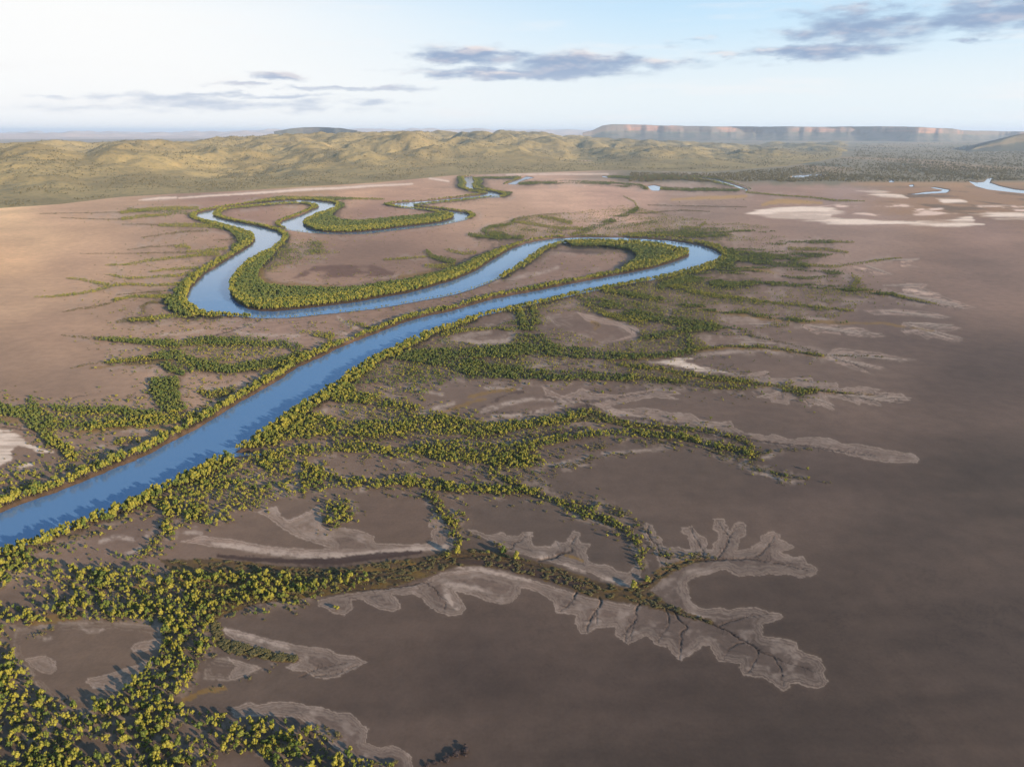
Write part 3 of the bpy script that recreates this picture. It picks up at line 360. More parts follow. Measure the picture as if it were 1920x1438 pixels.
# river and ponds: signed distance, photo px
WSD = np.full(U.shape, 500.0, np.float32)
for pts, a in [(RIVER, 1.2)] + [(p, .4) for p in FAR_WATER]:
    w = window(pts, 60)
    pu, pv = warped(w, a, a * .8)
    WSD[w] = np.minimum(WSD[w], sdist(pu, pv, pts))
MPP = mpp(V).astype(np.float32)
Z = -np.clip((.8 - WSD * MPP * 1.3) * 1.1, 0, 3.2)

# mud and sand colour with some lens corner darkening painted in, from colour samples spread over the plain
CT = np.array([[float(q) for q in l.split(',')] for l in """0,400,215,185,150 0,480,212,178,145 120,400,190,160,135 60,440,205,175,145 150,500,180,152,130 30,560,185,158,135 100,620,165,140,122 30,680,152,130,114
150,720,147,126,112 300,470,165,140,122 300,600,160,135,118 500,620,150,128,118 450,395,160,130,115 650,362,205,170,145 600,345,185,155,120 700,400,150,122,110 700,465,150,125,112 950,400,175,148,130 1050,370,195,165,148
1000,490,145,122,112 1150,375,185,155,142 1300,395,150,130,120 1600,370,150,130,125 1600,440,148,128,120 1850,440,140,118,110 1850,520,125,107,100 1700,600,112,97,92 1850,700,98,85,80 1600,700,112,98,92 1200,690,115,100,94
900,720,120,105,98 1500,900,98,86,82 1700,1000,84,74,70 1880,900,85,75,70 1880,1200,77,68,65 1500,1150,82,72,68 1200,1300,82,72,69 900,1250,80,70,67 700,1350,90,79,75 1500,1400,76,67,64 1100,1430,78,69,66 700,1180,96,84,79
500,1240,102,90,84 180,1220,112,98,89 600,960,114,100,92 720,980,112,97,89 1000,960,97,86,81 1130,1000,90,80,76 1150,900,106,93,87 1300,750,110,96,90 1350,860,102,90,84 250,960,118,102,95 100,900,125,108,98 1000,630,125,108,100 1100,620,128,110,102
1900,375,150,122,98 1780,362,160,132,106 1500,345,155,130,118 900,1600,80,70,66 1900,1600,74,65,62 0,1500,100,88,80 2400,700,100,86,80 2400,1200,80,70,66 2300,420,150,125,110 -500,500,205,175,145 -500,900,130,112,100""".split()])
num = np.zeros(U.shape + (3,), np.float32); den = np.zeros(U.shape, np.float32)
for u0, v0, r, gg, b in CT:
    wgt = 1.0 / (((U - u0) ** 2 + ((V - v0) * 1.7) ** 2) + 900.0) ** 1.7
    wgt = wgt.astype(np.float32); den += wgt; num += wgt[..., None] * np.array(lin(r, gg, b), np.float32)
C = num / den[..., None]
del num, den
def paint(w, m, rgb, a=1.0, k=1.0):
    t = (np.clip(m, 0, 1) * a)[..., None].astype(np.float32)
    C[w] = C[w] * (1 - t) + np.array(rgb, np.float32) * k * t
ALL = (slice(None), slice(None))
# broad tonal drift and wind-laid streaks of the drying mud
Yf = Y.astype(np.float64); Xf = X.astype(np.float64)
dr = fbm(Xf, Yf, 90, 4, 21) * .5 + fbm(U, V * 5, 300, 5, 31) * 1.0 + fbm(U + V * .8, V * 9, 240, 4, 37) * .55 + fbm(Xf, Yf, 14, 3, 3) * .10 + fbm(Xf + 30 * fbm(Xf, Yf, 70, 3, 95), Yf, 48, 4, 96) * .45
C *= (1 + .20 * dr)[..., None].astype(np.float32)
ring = fbm(Xf, Yf, 130, 2, 91)
C *= (1 + .08 * np.sin(ring * 55.0) * sstep(.1, .5, fbm(Xf, Yf, 200, 2, 92)))[..., None].astype(np.float32)
thread = np.abs(fbm(Xf + 14 * NUx, Yf + 14 * NUy, 64, 4, 120)); C *= (1 - .13 * sstep(.022, .0, thread) * sstep(-.1, .3, fbm(Xf, Yf, 160, 2, 121)))[..., None].astype(np.float32)
stain = fbm(Xf, Yf * .6, 220, 5, 130); C *= (1 + .10 * sstep(.05, .16, stain) - .08 * sstep(-.08, -.2, stain))[..., None].astype(np.float32)
# far plains: scrub country right of and behind the flats
far = sstep(352, 336, V + NUy * 7 + (U - 1300) * -.012) * sstep(1040, 1200, U)
paint(ALL, far, lin(116, 112, 92)); paint(ALL, far * sstep(.05, .5, fbm(Xf, Yf * .35, 210, 5, 41)), lin(78, 84, 68), .8)
paint(ALL, far * sstep(.1, .5, fbm(Xf, Yf * .5, 420, 4, 43)), lin(150, 128, 96), .5)
rt = sstep(1560, 1700, U + NUx * 60) * sstep(345, 355, V) * sstep(408, 398, V + NUy * 8)
paint(ALL, rt, lin(150, 122, 96), .8); paint(ALL, rt * sstep(.0, .35, fbm(Xf, Yf * .5, 70, 5, 47)), lin(104, 88, 70), .85)
tan_ = sstep(350, 341, np.abs(V - 345) + 342) * sstep(1560, 1640, U); paint(ALL, tan_, lin(176, 140, 104), .7)
back = sstep(305, 295, V) * sstep(1150, 1000, U); paint(ALL, back, lin(120, 110, 88), .9)
# leaf-shaped drainage fans: paler clay with growth lines and a bright rim
for k, pts in enumerate(LEAVES):
    w = window(pts, 14); pu, pv = warped(w, .9, 1.9)
    d = sdist(pu, pv, pts); ins = sstep(1.2, -1.2, d)
    base = C[w].copy()
    gl = -d + NUx[w] * 7
    if pts[:, 1].mean() < 690 and pts[:, 0].mean() > 1400:
        ins = ins * 1.25 * sstep(.46, .56, vnoise(U[w] / 46 - V[w] / 14, V[w] / 2.0 + U[w] / 60, 300) * .65 + vnoise(U[w] / 12, V[w] / 1.1 + U[w] / 40, 301) * .35)
    tone = (1.24 if pts[:, 1].mean() > 690 else 1.42) + (.15 * np.sin(gl * .60) + .10 * np.sin(gl * 1.25 + 1)) * sstep(0, -4, d) * sstep(-46, -8, d) + .20 * NUy[w] + .08 * NFx[w] + .26 * sstep(-12, -1, d)
    C[w] = base * (1 + (tone - 1) * ins)[..., None] + (ins * .016)[..., None] * np.array([.95, .95, 1.12], np.float32)
    rim = np.exp(-((d + .8) / 1.15) ** 2) * np.where(pts[:, 1].mean() < 690, .5, 1.0); paint(w, rim, lin(172, 162, 158), .6)
    rim2 = np.exp(-((d + 5 + NUx[w] * 2) / 1.2) ** 2) + .8 * np.exp(-((d + 9.5 + NUy[w] * 3) / 1.5) ** 2) + .7 * np.exp(-((d + 15 + NUx[w] * 4) / 1.8) ** 2); paint(w, rim2, lin(168, 160, 158), .38)
    paint(w, np.exp(-((d + 2.7) / .9) ** 2), lin(84, 73, 69), .35)
    fl = np.abs(fbm(U[w] + NUx[w] * 6, V[w] * 1.3, 17, 3, 70 + k)); paint(w, ins * sstep(.035, .0, fl), lin(74, 64, 60), .3)
    paint(w, ins * sstep(.15, .7, NUy[w]), lin(178, 170, 170), .34)
    paint(w, np.exp(-((d - 3.0) / 2.2) ** 2), lin(112, 99, 92), .14)
# salt
for pts in SALT_L:
    w = window(pts, 10); pu, pv = warped(w, 1.2, 2.0); d = banddist(pu, pv, pts)
    br = sstep(-.55, .35, NFx[w] + .7 * NUy[w]) * .75 + .25
    paint(w, sstep(4.0, -2.2, d + 1.5 * NFx[w]) * br, lin(196, 186, 184), .6)
for pts in SALT_P:
    w = window(pts, 10); pu, pv = warped(w, 2, 2); d = sdist(pu, pv, pts)
    hs = fbm(U[w] * .55, V[w] * 12, 55, 5, 63)
    paint(w, sstep(1.5, -3.5, d + 8 * hs * persp[w] ** .3) * (.5 + .5 * sstep(.30, -.12, hs)), lin(234, 224, 220), .92)
for pts in (PT('262,376,.8 300,372,1.6 330,371,1.6'), PT('335,372,.8 400,367,1.2 500,361,1.8 560,356.5,2 640,353,1.6 700,349,1.4 775,345,1'), PT('805,335,1 840,340,1.2'), PT('950,327.5,.7 1050,327,.7 1140,327,.7'), PT('1480,331,.6 1550,328,.6')):
    w = window(pts, 6); pu, pv = warped(w, 3, 2); d = banddist(pu, pv, pts); paint(w, sstep(1.0, -.8, d + 1.5 * NFx[w] * .5), lin(224, 208, 200), .9)
w = window(SALT_STREAK, 4); d = sdist(U[w], V[w], SALT_STREAK)
paint(w, sstep(1, -3, d) * sstep(.12, .34, fbm(U[w], V[w] * 7, 60, 5, 61)), lin(226, 208, 204), .85)

for pts in PANS[:2] + PANS[3:8]:
    w = window(pts, 8); pu, pv = warped(w, 2, 2); d = sdist(pu, pv, pts); mod = sstep(-.3, .25, NUx[w] + .6 * NFy[w])
    paint(w, (np.exp(-((d + 3) / 2.2) ** 2) + .6 * np.exp(-((d + 8 + 3 * NUy[w]) / 1.3) ** 2) + .5 * np.exp(-((d + 13 + 4 * NUx[w]) / 1.3) ** 2)) * mod, lin(178, 168, 163), .42)
# feathered rills: fans of fine pale threads at the tips of the far creeks
frng = np.random.default_rng(33)
for bu, bv, eu, ev, n, sp in ((1500, 608, 1660, 632, 11, 6), (1690, 606, 1808, 640, 9, 8), (1690, 604, 1806, 614, 7, 4), (1640, 580, 1790, 597, 7, 4), (1560, 664, 1725, 675, 8, 4), (1560, 670, 1655, 692, 7, 5), (1660, 545, 1832, 578, 12, 7), (1620, 487, 1727, 486, 6, 3),
                              (1620, 497, 1677, 515, 5, 3), (1640, 535, 1742, 535, 5, 4), (1500, 735, 1567, 768, 9, 8), (1560, 738, 1710, 752, 11, 8), (1465, 733, 1410, 746, 4, 2), (1400, 608, 1470, 606, 4, 3), (1300, 690, 1400, 706, 4, 3), (1380, 640, 1480, 646, 4, 3)):
    for k in range(n):
        t0, t1 = frng.uniform(0, .5), frng.uniform(.65, 1.0); o = frng.uniform(-1, 1) * sp; ln = [(bu + (eu - bu) * (t0 + (t1 - t0) * t), bv + (ev - bv) * (t0 + (t1 - t0) * t) + o * (t0 + (t1 - t0) * t) ** 1.3 + frng.normal() * .35, .75 * (1 - .55 * t)) for t in np.linspace(0, 1, 7)]
        ln = np.array(ln); w = window(ln, 5); pu, pv = warped(w, .8, .8); d = banddist(pu, pv, ln); paint(w, sstep(.9, -.7, d), lin(172, 162, 158), .55)
        ln = ln + np.array([0, 1.5, -.2]); d = banddist(pu, pv, ln); paint(w, sstep(.8, -.6, d), lin(70, 60, 56), .35)
# ------------------------------------------------------------------ scatter the vegetation over the map
rng = np.random.default_rng(7)
CLS = {  # spacing, height range, keep chance, kind
 'T': (1.6, 3.8, 6.2, .97, 0), 'M': (1.25, 1.1, 3.1, .88, 0), 'm': (1.35, 1.0, 2.5, .84, 1), 'P': (1.8, 1.1, 2.8, .46, 0), 'S': (1.25, .4, 1.1, .80, 2), 'N': (1.2, .8, 3.6, .47, 0), 'B': (1.5, 2.2, 5.0, .97, 0), 'U': (1.7, .6, 2.3, .62, 1)}
wsd_at = None
def grid_at(A, u, v):
    i = np.clip(np.searchsorted(vs, v), 0, len(vs) - 1); j = np.clip(np.searchsorted(us, u), 0, len(us) - 1); return A[i, j]
def wob(u, v, a):
    i = np.clip(np.searchsorted(vs, v), 0, len(vs) - 1); j = np.clip(np.searchsorted(us, u), 0, len(us) - 1)
    p = persp[i, j]; return u + NUx[i, j] * a * p * 2, v + NUy[i, j] * a * p ** 1.5
occupied = set()
TREES = []                                              # x, y, height, crown radius, kind
def place(x, y, u, v, cls):
    sp, h0, h1, keep, kind = CLS[cls]
    ws = grid_at(WSD, u, v) * mpp(v)
    dist = np.hypot(x, y)
    ff_ = np.maximum(1, dist / 450.0)
    clump = vnoise(x / (9 * ff_), y / (9 * ff_), 71) * .6 + vnoise(x / (28 * ff_), y / (28 * ff_), 72) * .4
    kp = keep * (1 if cls in 'TB' else np.clip(.15 + 1.75 * clump, 0.1, 1.25))
    kp = kp * np.where((v < 640) & (u > 880), np.where(cls in 'MPU', sstep(.20 + .22 * sstep(1250, 1380, u), .48 + .20 * sstep(1250, 1380, u), vnoise(u / 34, v / 2.6, 74) * .6 + vnoise(u / 110, v / 6, 75) * .4), 1.0), 1.0)
    if cls == 'm': kp = np.where(v < 700, keep * 1.1, kp)
    if cls == 'U': kp = kp * np.where((v < 640) & (u < 880), sstep(.44, .66, vnoise(u / 30, v / 2.4, 84) * .6 + vnoise(u / 90, v / 5, 85) * .4), 1.0)
    ok = (ws > .3) & (rng.random(len(x)) < kp)
    if cls in 'NPMmU':
        for p in PANS:
            if p[:, 0].max() < u.min() or p[:, 0].min() > u.max() or p[:, 1].max() < v.min() or p[:, 1].min() > v.max(): continue
            ok &= sdist(u.astype(np.float32), v.astype(np.float32), p) > 0
    x, y, dist = x[ok], y[ok], dist[ok]
    f = np.maximum(1, dist / 800.0)
    h = (h0 + (h1 - h0) * rng.random(len(x)) ** 1.3) * (1 + .12 * (f - 1)).clip(1, 1.35)
    r = h * (.25 if cls in 'TB' else (.255 if kind != 2 else .6)) * rng.uniform(.55, 1.25, len(x)) * f ** .42
    for a, b, c, d, ff in zip(x, y, h, r, f):
        key = (int(a / (sp * .8 * ff ** .7)), int(b / (sp * .8 * ff ** .7)), int(ff * 3))
        if key in occupied: continue
        occupied.add(key); TREES.append((a, b, c, d, kind))
def jgrid(x0, x1, y0, y1, s):
    gx, gy = np.meshgrid(np.arange(x0, x1, s), np.arange(y0, y1, s)); n = gx.size
    return gx.ravel() + rng.uniform(-.5, .5, n) * s, gy.ravel() + rng.uniform(-.5, .5, n) * s
def spread(cls, pts, area):
    sp = CLS[cls][0]
    pad = 0 if area else pts[:, 2].max()
    cu = [pts[:, 0].min() - pad, pts[:, 0].max() + pad]; cvv = [max(pts[:, 1].min() - pad, 300), pts[:, 1].max() + pad]
    gx, gy = unproj(np.array([cu[0], cu[1], cu[0], cu[1]]), np.array([cvv[0], cvv[0], cvv[1], cvv[1]]))
    f = max(1.0, gy.mean() / 800.0)
    x, y = jgrid(gx.min(), gx.max(), gy.min(), gy.max(), sp * f ** .8)
    u, v = proj(x, y); ok = (u > cu[0] - 5) & (u < cu[1] + 5) & (v > cvv[0] - 5) & (v < cvv[1] + 5)
    x, y, u, v = x[ok], y[ok], u[ok], v[ok]
    pu, pv = wob(u, v, 3.0 if cls in 'MNP' else 1.6)
    pu = pu.astype(np.float32); pv = pv.astype(np.float32)
    d = sdist(pu, pv, pts) if area else banddist(pu, pv, pts)
    ok = d < 0
    place(x[ok], y[ok], u[ok], v[ok], cls)
def belt(chain, side):
    for (u0, v0, w0), (u1, v1, w1) in zip(chain[:-1], chain[1:]):
        (xa, xb), (ya, yb) = unproj(np.array([u0, u1]), np.array([v0, v1]))
        L = math.hypot(xb - xa, yb - ya); wm = (w0 + w1) / 2
        f = max(1.0, math.hypot(xa, ya) / 800)
        n = int(L * wm / (1.65 * f ** .8) ** 2 * 1.35) + 1
        t = rng.random(n); o = side * rng.uniform(-.1, 1, n) * (w0 + (w1 - w0) * t) * (.55 if ya > 1000 else .85)
        x = xa + (xb - xa) * t - (yb - ya) / L * o; y = ya + (yb - ya) * t + (xb - xa) / L * o
        u, v = proj(x, y); ok = (u > -300) & (u < 2300)
        ok &= np.abs(o) < wm * (.30 + 1.0 * (vnoise(x / 26, y / 26, 55) * .6 + vnoise(x / 8, y / 8, 56) * .4))
        if wm < 4.5: ok &= rng.random(n) < .45
        place(x[ok], y[ok], u[ok], v[ok], 'm' if wm < 6.5 else 'B')
belt(BANK_L, 1); belt(BANK_R, -1)
for c, p in FOREST: spread(c, p, True)
for c, p in BANDS:
    p = p.copy(); p[:, 2] *= (1.3 if c in 'Mm' else 1.1) if p[:, 1].mean() > 560 and p[:, 0].mean() < 1300 else .95; spread(c, p, False)
    if c == 'm' and p[:, 1].mean() > 640: spread('S', p, False)
TREES = np.array(TREES)

# understorey: litter, seedlings and pneumatophore mud where the woods stand, with crown shade painted in
ti = np.clip(np.searchsorted(vs, proj(TREES[:, 0], TREES[:, 1])[1]), 1, len(vs) - 2); tj = np.clip(np.searchsorted(us, proj(TREES[:, 0], TREES[:, 1])[0]), 1, len(us) - 2)
def blur(A, s):
    k = np.exp(-.5 * (np.arange(-int(3 * s), int(3 * s) + 1) / s) ** 2); k /= k.sum(); n = len(k) // 2
    P = np.pad(A, ((n, n), (0, 0)), mode='edge'); A = sum(kk * P[i:i + A.shape[0]] for i, kk in enumerate(k))
    P = np.pad(A, ((0, 0), (n, n)), mode='edge'); return sum(kk * P[:, i:i + A.shape[1]] for i, kk in enumerate(k))
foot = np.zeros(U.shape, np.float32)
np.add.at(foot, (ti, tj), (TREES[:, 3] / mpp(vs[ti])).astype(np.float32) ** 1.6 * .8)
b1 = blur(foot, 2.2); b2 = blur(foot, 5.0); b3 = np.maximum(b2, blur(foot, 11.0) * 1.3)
nu = 120000
cu_ = rng.uniform(-60, 1980, nu); cv_ = rng.uniform(372, 1450, nu)
bb = grid_at(b3, cu_, cv_); cxx, cyy = unproj(cu_, cv_); cf = np.maximum(1, np.hypot(cxx, cyy) / 800)
cl = vnoise(cu_ / 13, cv_ / 6, 81) * .55 + vnoise(cu_ / 5, cv_ / 3, 82) * .45
okk = (rng.random(nu) < sstep(.02, .30, bb) * sstep(.42, .60, cl) * .9) & (grid_at(WSD, cu_, cv_) * mpp(cv_) > 1.2)
for p in PANS: okk &= sdist(cu_.astype(np.float32), cv_.astype(np.float32), p) > -2
cxx, cyy, cf, nu = cxx[okk], cyy[okk], cf[okk], int(okk.sum())
yk = rng.random(nu) < .35; uh = np.where(yk, rng.uniform(.9, 2.0, nu), rng.uniform(.35, 1.0, nu)) * cf ** .3
TREES = np.vstack([TREES, np.stack([cxx, cyy, uh, uh * np.where(yk, .33, .62) * rng.uniform(.8, 1.3, nu) * cf ** .35, np.where(yk, 1, 2)], 1)])
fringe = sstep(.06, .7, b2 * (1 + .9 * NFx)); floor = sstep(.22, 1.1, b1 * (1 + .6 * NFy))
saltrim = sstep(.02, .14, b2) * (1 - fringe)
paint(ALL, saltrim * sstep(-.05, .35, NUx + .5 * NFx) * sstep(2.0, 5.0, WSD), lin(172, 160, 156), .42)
paint(ALL, fringe, lin(88, 74, 48), .66); paint(ALL, floor, lin(38, 38, 23), .92)  # floor tone is litter plus painted shade between the crowns
for pts in MUD_AND_SHADE:
    w = window(pts, 8); pu, pv = warped(w, 1.5, 1.5); d = banddist(pu, pv, pts); paint(w, sstep(2.4, -2.4, d + 5 * NFx[w] * persp[w] + 3 * NUx[w]), lin(74, 60, 56), .66)
for pts in GRASS:
    w = window(pts, 10); pu, pv = warped(w, 1.5, 2.5); d = sdist(pu, pv, pts); m = sstep(1.5, -1.5, d)
    paint(w, m, lin(86, 70, 42), .85); paint(w, m * sstep(-.1, .5, fbm(U[w], V[w] * 2.4, 16, 4, 33)), lin(118, 98, 46), .7); paint(w, m * sstep(.1, .4, fbm(U[w], V[w] * 2.4, 12, 3, 34)), lin(62, 52, 36), .7)
for pts in GRASSL:
    w = window(pts, 8); pu, pv = warped(w, 1.0, 2.0); d = banddist(pu, pv, pts); paint(w, sstep(2.0, -1.4, d + 3 * NFx[w] * persp[w] ** .5 + 2 * NUx[w] * persp[w] ** .5), lin(*((176, 146, 76) if pts[:, 1].max() < 390 else (140, 114, 56))), .6)
GT = []
for pts in GRASS:
    m_ = rng.uniform(0, 1, (9000, 2)); gu = pts[:, 0].min() + np.ptp(pts[:, 0]) * m_[:, 0]; gv = pts[:, 1].min() + np.ptp(pts[:, 1]) * m_[:, 1]
    ok = (sdist(gu.astype(np.float32), gv.astype(np.float32), pts) < -1) & (vnoise(gu / 9, gv / 4, 3) > .5); gx, gy = unproj(gu[ok], gv[ok]); hh = rng.uniform(.25, .75, len(gx)); GT.append(np.stack([gx, gy, hh, hh * rng.uniform(.7, 1.2, len(gx)), hh * 0 + 2], 1))
TREES = np.vstack([TREES] + GT)
for pts in MUD_AND_SHADE[:2]:
    w = window(pts, 8); pu, pv = warped(w, 1, 1.5); d = banddist(pu, pv, pts); paint(w, sstep(1.5, -1.5, d), lin(66, 52, 49), .85)
pts = PT('548,521 590,499 650,492 700,497 742,511 738,517 700,520 640,521 600,528 565,526'); w = window(pts, 8); pu, pv = warped(w, 3, 3); paint(w, sstep(2, -3, sdist(pu, pv, pts)) * sstep(-.25, .25, fbm(U[w], V[w] * 3.5, 40, 5, 66)), lin(104, 78, 68), .8)
ZC = np.zeros_like(Z)
crng = np.random.default_rng(12)
def meander(p):                                          # finer, wandering course through the traced points
    out = [p[0]]
    for a, b in zip(p[:-1], p[1:]):
        L = math.hypot(b[0] - a[0], b[1] - a[1]); n = max(1, int(L / 4)); nx, ny = -(b[1] - a[1]) / (L + 1e-6), (b[0] - a[0]) / (L + 1e-6)
        for k in range(1, n + 1):
            t = k / n; o = crng.normal() * .75 * (k < n); out.append([a[0] + (b[0] - a[0]) * t + nx * o, a[1] + (b[1] - a[1]) * t + ny * o, a[2] + (b[2] - a[2]) * t])
    return np.array(out)
def twigs(p, every=8.0):
    res = []; acc = 0
    for a, b in zip(p[:-1], p[1:]):
        acc += math.hypot(b[0] - a[0], b[1] - a[1])
        if acc > every and a[2] < 2.2:
            acc = crng.uniform(0, 4); ang = math.atan2(b[1] - a[1], b[0] - a[0]) + crng.choice([-1, 1]) * crng.uniform(.5, 1.0); L = crng.uniform(6, 16) * min(1, (a[1] - 300) / 600); q = [[a[0], a[1], min(a[2] * .6, .7)]]
            for k in range(4):
                ang += crng.normal() * .35; q.append([q[-1][0] + cos(ang) * L / 4, q[-1][1] + sin(ang) * L / 4 * .8, q[-1][2] * .75])
            res.append(np.array(q))
    return res
def chaikin(p):
    for _ in range(2):
        a, b = p[:-1], p[1:]; p = np.vstack([p[:1], np.stack([a * .75 + b * .25, a * .25 + b * .75], 1).reshape(-1, 3), p[-1:]])
    return p
CREEK = [meander(chaikin(p)) for p in CREEK]
TW = [t for p in CREEK for t in twigs(p)]
for pts in CREEK:
    w = window(pts, 8); pu, pv = warped(w, 1.6, 1.3); q2 = pts.copy(); q2[:, 2] *= .62; d = banddist(pu, pv, q2); m = sstep(.75, -1.05, d); paint(w, m, lin(42, 34, 31), .85); ZC[w] = np.minimum(ZC[w], -.35 * m)
for pts in TW:
    w = window(pts, 5); d = banddist(U[w], V[w], pts); paint(w, sstep(1.2, -.4, d), lin(56, 46, 43), .62)
Z = np.minimum(Z, ZC)
# bank mud beside the water
bank = sstep(2.6, .6, WSD * MPP * 1.3); paint(ALL, bank, lin(76, 62, 46), .7); paint(ALL, sstep(.8, -.6, WSD * MPP), lin(62, 50, 38), .9)
Z = Z + ((fbm(Xf, Yf, 40, 3, 8) * .10 + fbm(Xf, Yf, 5, 2, 9) * .03) * sstep(3, 9, WSD)).astype(np.float32)
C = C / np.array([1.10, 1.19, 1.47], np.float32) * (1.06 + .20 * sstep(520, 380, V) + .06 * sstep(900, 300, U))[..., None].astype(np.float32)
C *= np.array([.89, .78, .735], np.float32) * (1 - .10 * sstep(900, 1500, U) * sstep(480, 900, V) - .07 * sstep(500, 100, U) * sstep(560, 700, V))[..., None].astype(np.float32)
C = np.clip(C, .004, .9)

# ------------------------------------------------------------------ helpers for objects
def mesh_np(name, verts, faces, mat, parent=None, smooth=False, link=True):
    me = bpy.data.meshes.new(name); verts = np.asarray(verts, np.float32); faces = np.asarray(faces, np.int32)
    nf, k = faces.shape
    me.vertices.add(len(verts)); me.vertices.foreach_set('co', verts.ravel())
    me.loops.add(nf * k); me.loops.foreach_set('vertex_index', faces.ravel())
    me.polygons.add(nf); me.polygons.foreach_set('loop_start', np.arange(0, nf * k, k, dtype=np.int32))
    if smooth: me.polygons.foreach_set('use_smooth', np.ones(nf, bool))
    me.update(calc_edges=True)
    if mat: me.materials.append(mat)
    o = bpy.data.objects.new(name, me)
    if link: COL.objects.link(o)
    if parent: o.parent = parent
    return o
def gridfaces(r, c):
    i = np.arange((r - 1) * c).reshape(r - 1, c)[:, :-1].ravel(); return np.stack([i, i + c, i + c + 1, i + 1], 1)
def vcol(o, name, arr):
    a = o.data.attributes.new(name, 'FLOAT_COLOR', 'POINT'); n = len(o.data.vertices); f = np.ones((n, 4), np.float32); f[:, :3] = arr.reshape(n, 3); a.data.foreach_set('color', f.ravel())
def vflt(o, name, arr):
    a = o.data.attributes.new(name, 'FLOAT', 'POINT'); a.data.foreach_set('value', np.asarray(arr, np.float32).ravel())
def tag(o, label=None, cat=None, group=None, kind=None):
    for k, v in (('label', label), ('category', cat), ('group', group), ('kind', kind)):
        if v: o[k] = v
    return o
def material(name):
    m = bpy.data.materials.new(name); m.use_nodes = True; return m, NT(m.node_tree)
def finish(N, **ins):
    p = N.n('ShaderNodeBsdfPrincipled')
    for k, v in ins.items(): N.put(p.inputs[k.replace('_', ' ')], v)
    N.put(N.n('ShaderNodeOutputMaterial').inputs[0], p); return p

# ------------------------------------------------------------------ ground
m, N = material('mudflat')
co = N.n('ShaderNodeTexCoord').outputs['Object']
att = N.n('ShaderNodeAttribute', attribute_name='mud').outputs['Color']
n1 = N.noise(co, .9, 6, .65).outputs[0]; n2 = N.noise(co, .12, 5, .6).outputs[0]
k = N.m('ADD', N.m('MULTIPLY', N.ramp(n1, .2, .8), .20), N.m('MULTIPLY', N.ramp(n2, .25, .75), .22))
kk = N.m('ADD', k, .79)
col = N.mix(1.0, att, N.n('ShaderNodeCombineXYZ', {0: kk, 1: kk, 2: kk}).outputs[0], 'MULTIPLY')
bmp = N.n('ShaderNodeBump', {'Strength': .2, 'Distance': .2, 'Height': n1}).outputs[0]
finish(N, Base_Color=col, Roughness=.88, Specular_IOR_Level=.25, Normal=bmp)
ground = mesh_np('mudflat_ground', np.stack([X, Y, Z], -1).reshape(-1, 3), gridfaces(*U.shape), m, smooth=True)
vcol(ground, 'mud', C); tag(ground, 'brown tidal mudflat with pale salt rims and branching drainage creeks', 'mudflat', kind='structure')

# ------------------------------------------------------------------ river water
m, N = material('river_water')
co = N.n('ShaderNodeTexCoord').outputs['Object']
mp = N.n('ShaderNodeMapping', {'Vector': co, 'Scale': (.35, 1.0, 1.0), 'Rotation': (0, 0, .5)}).outputs[0]
r1 = N.noise(mp, .55, 4, .6).outputs[0]; r2 = N.noise(mp, .022, 4, .55).outputs[0]
hgt = N.m('MULTIPLY', r1, N.ramp(r2, .35, .7))
bmp = N.n('ShaderNodeBump', {'Strength': .2, 'Distance': .3, 'Height': hgt}).outputs[0]
finish(N, Base_Color=lin4(84, 114, 146, .88), Roughness=.10, IOR=1.333, Specular_IOR_Level=1.0, Normal=bmp)
wx = [-1500, 5500]; ys = [20, 9000]
water = mesh_np('river_water', [(-4500, 30, -1.0), (6000, 30, -1.0), (6000, 5200, -1.0), (-4500, 5200, -1.0)], [(0, 1, 2, 3)], m)
tag(water, 'blue tidal river winding in wide loops between mangroves', 'river', kind='structure')

# ------------------------------------------------------------------ hills, ranges and mesas
def scrub_mat(name, dry, bush, rock, sc, rocky=.75):
    m, N = material(name)
    co = N.n('ShaderNodeTexCoord').outputs['Object']
    a = N.noise(co, .004 * sc, 5, .6).outputs[0]; b = N.noise(co, .03 * sc, 5, .7).outputs[0]; c = N.noise(co, .11 * sc, 3, .7).outputs[0]
    nz = N.n('ShaderNodeSeparateXYZ', {0: N.n('ShaderNodeNewGeometry').outputs['Normal']}).outputs[2]
    col = N.mix(N.ramp(a, .35, .65), lin4(*dry), lin4(*[x * .86 for x in dry]))
    col = N.mix(N.m('MULTIPLY', N.ramp(b, .5, .68), .5), col, lin4(*bush)); col = N.mix(N.m('MULTIPLY', N.ramp(c, .52, .66), .6), col, lin4(*bush))
    col = N.mix(N.m('MULTIPLY', N.ramp(nz, .84, .66), rocky), col, lin4(*rock))
    bmp = N.n('ShaderNodeBump', {'Strength': .7, 'Distance': 3.0, 'Height': c}).outputs[0]
    finish(N, Base_Color=col, Roughness=.95, Specular_IOR_Level=.1, Normal=bmp); return m
def ray(u): return (u - CU) / FPX / (cos(PITCH) + (CV - 262) / FPX * sin(PITCH))   # x/y slope of a far point seen in photo column u
def tel(v):                                              # tangent of the elevation angle of photo row v, over forward distance
    yc = (CV - np.asarray(v, float)) / FPX; return (-sin(PITCH) + yc * cos(PITCH)) / (cos(PITCH) + yc * sin(PITCH))
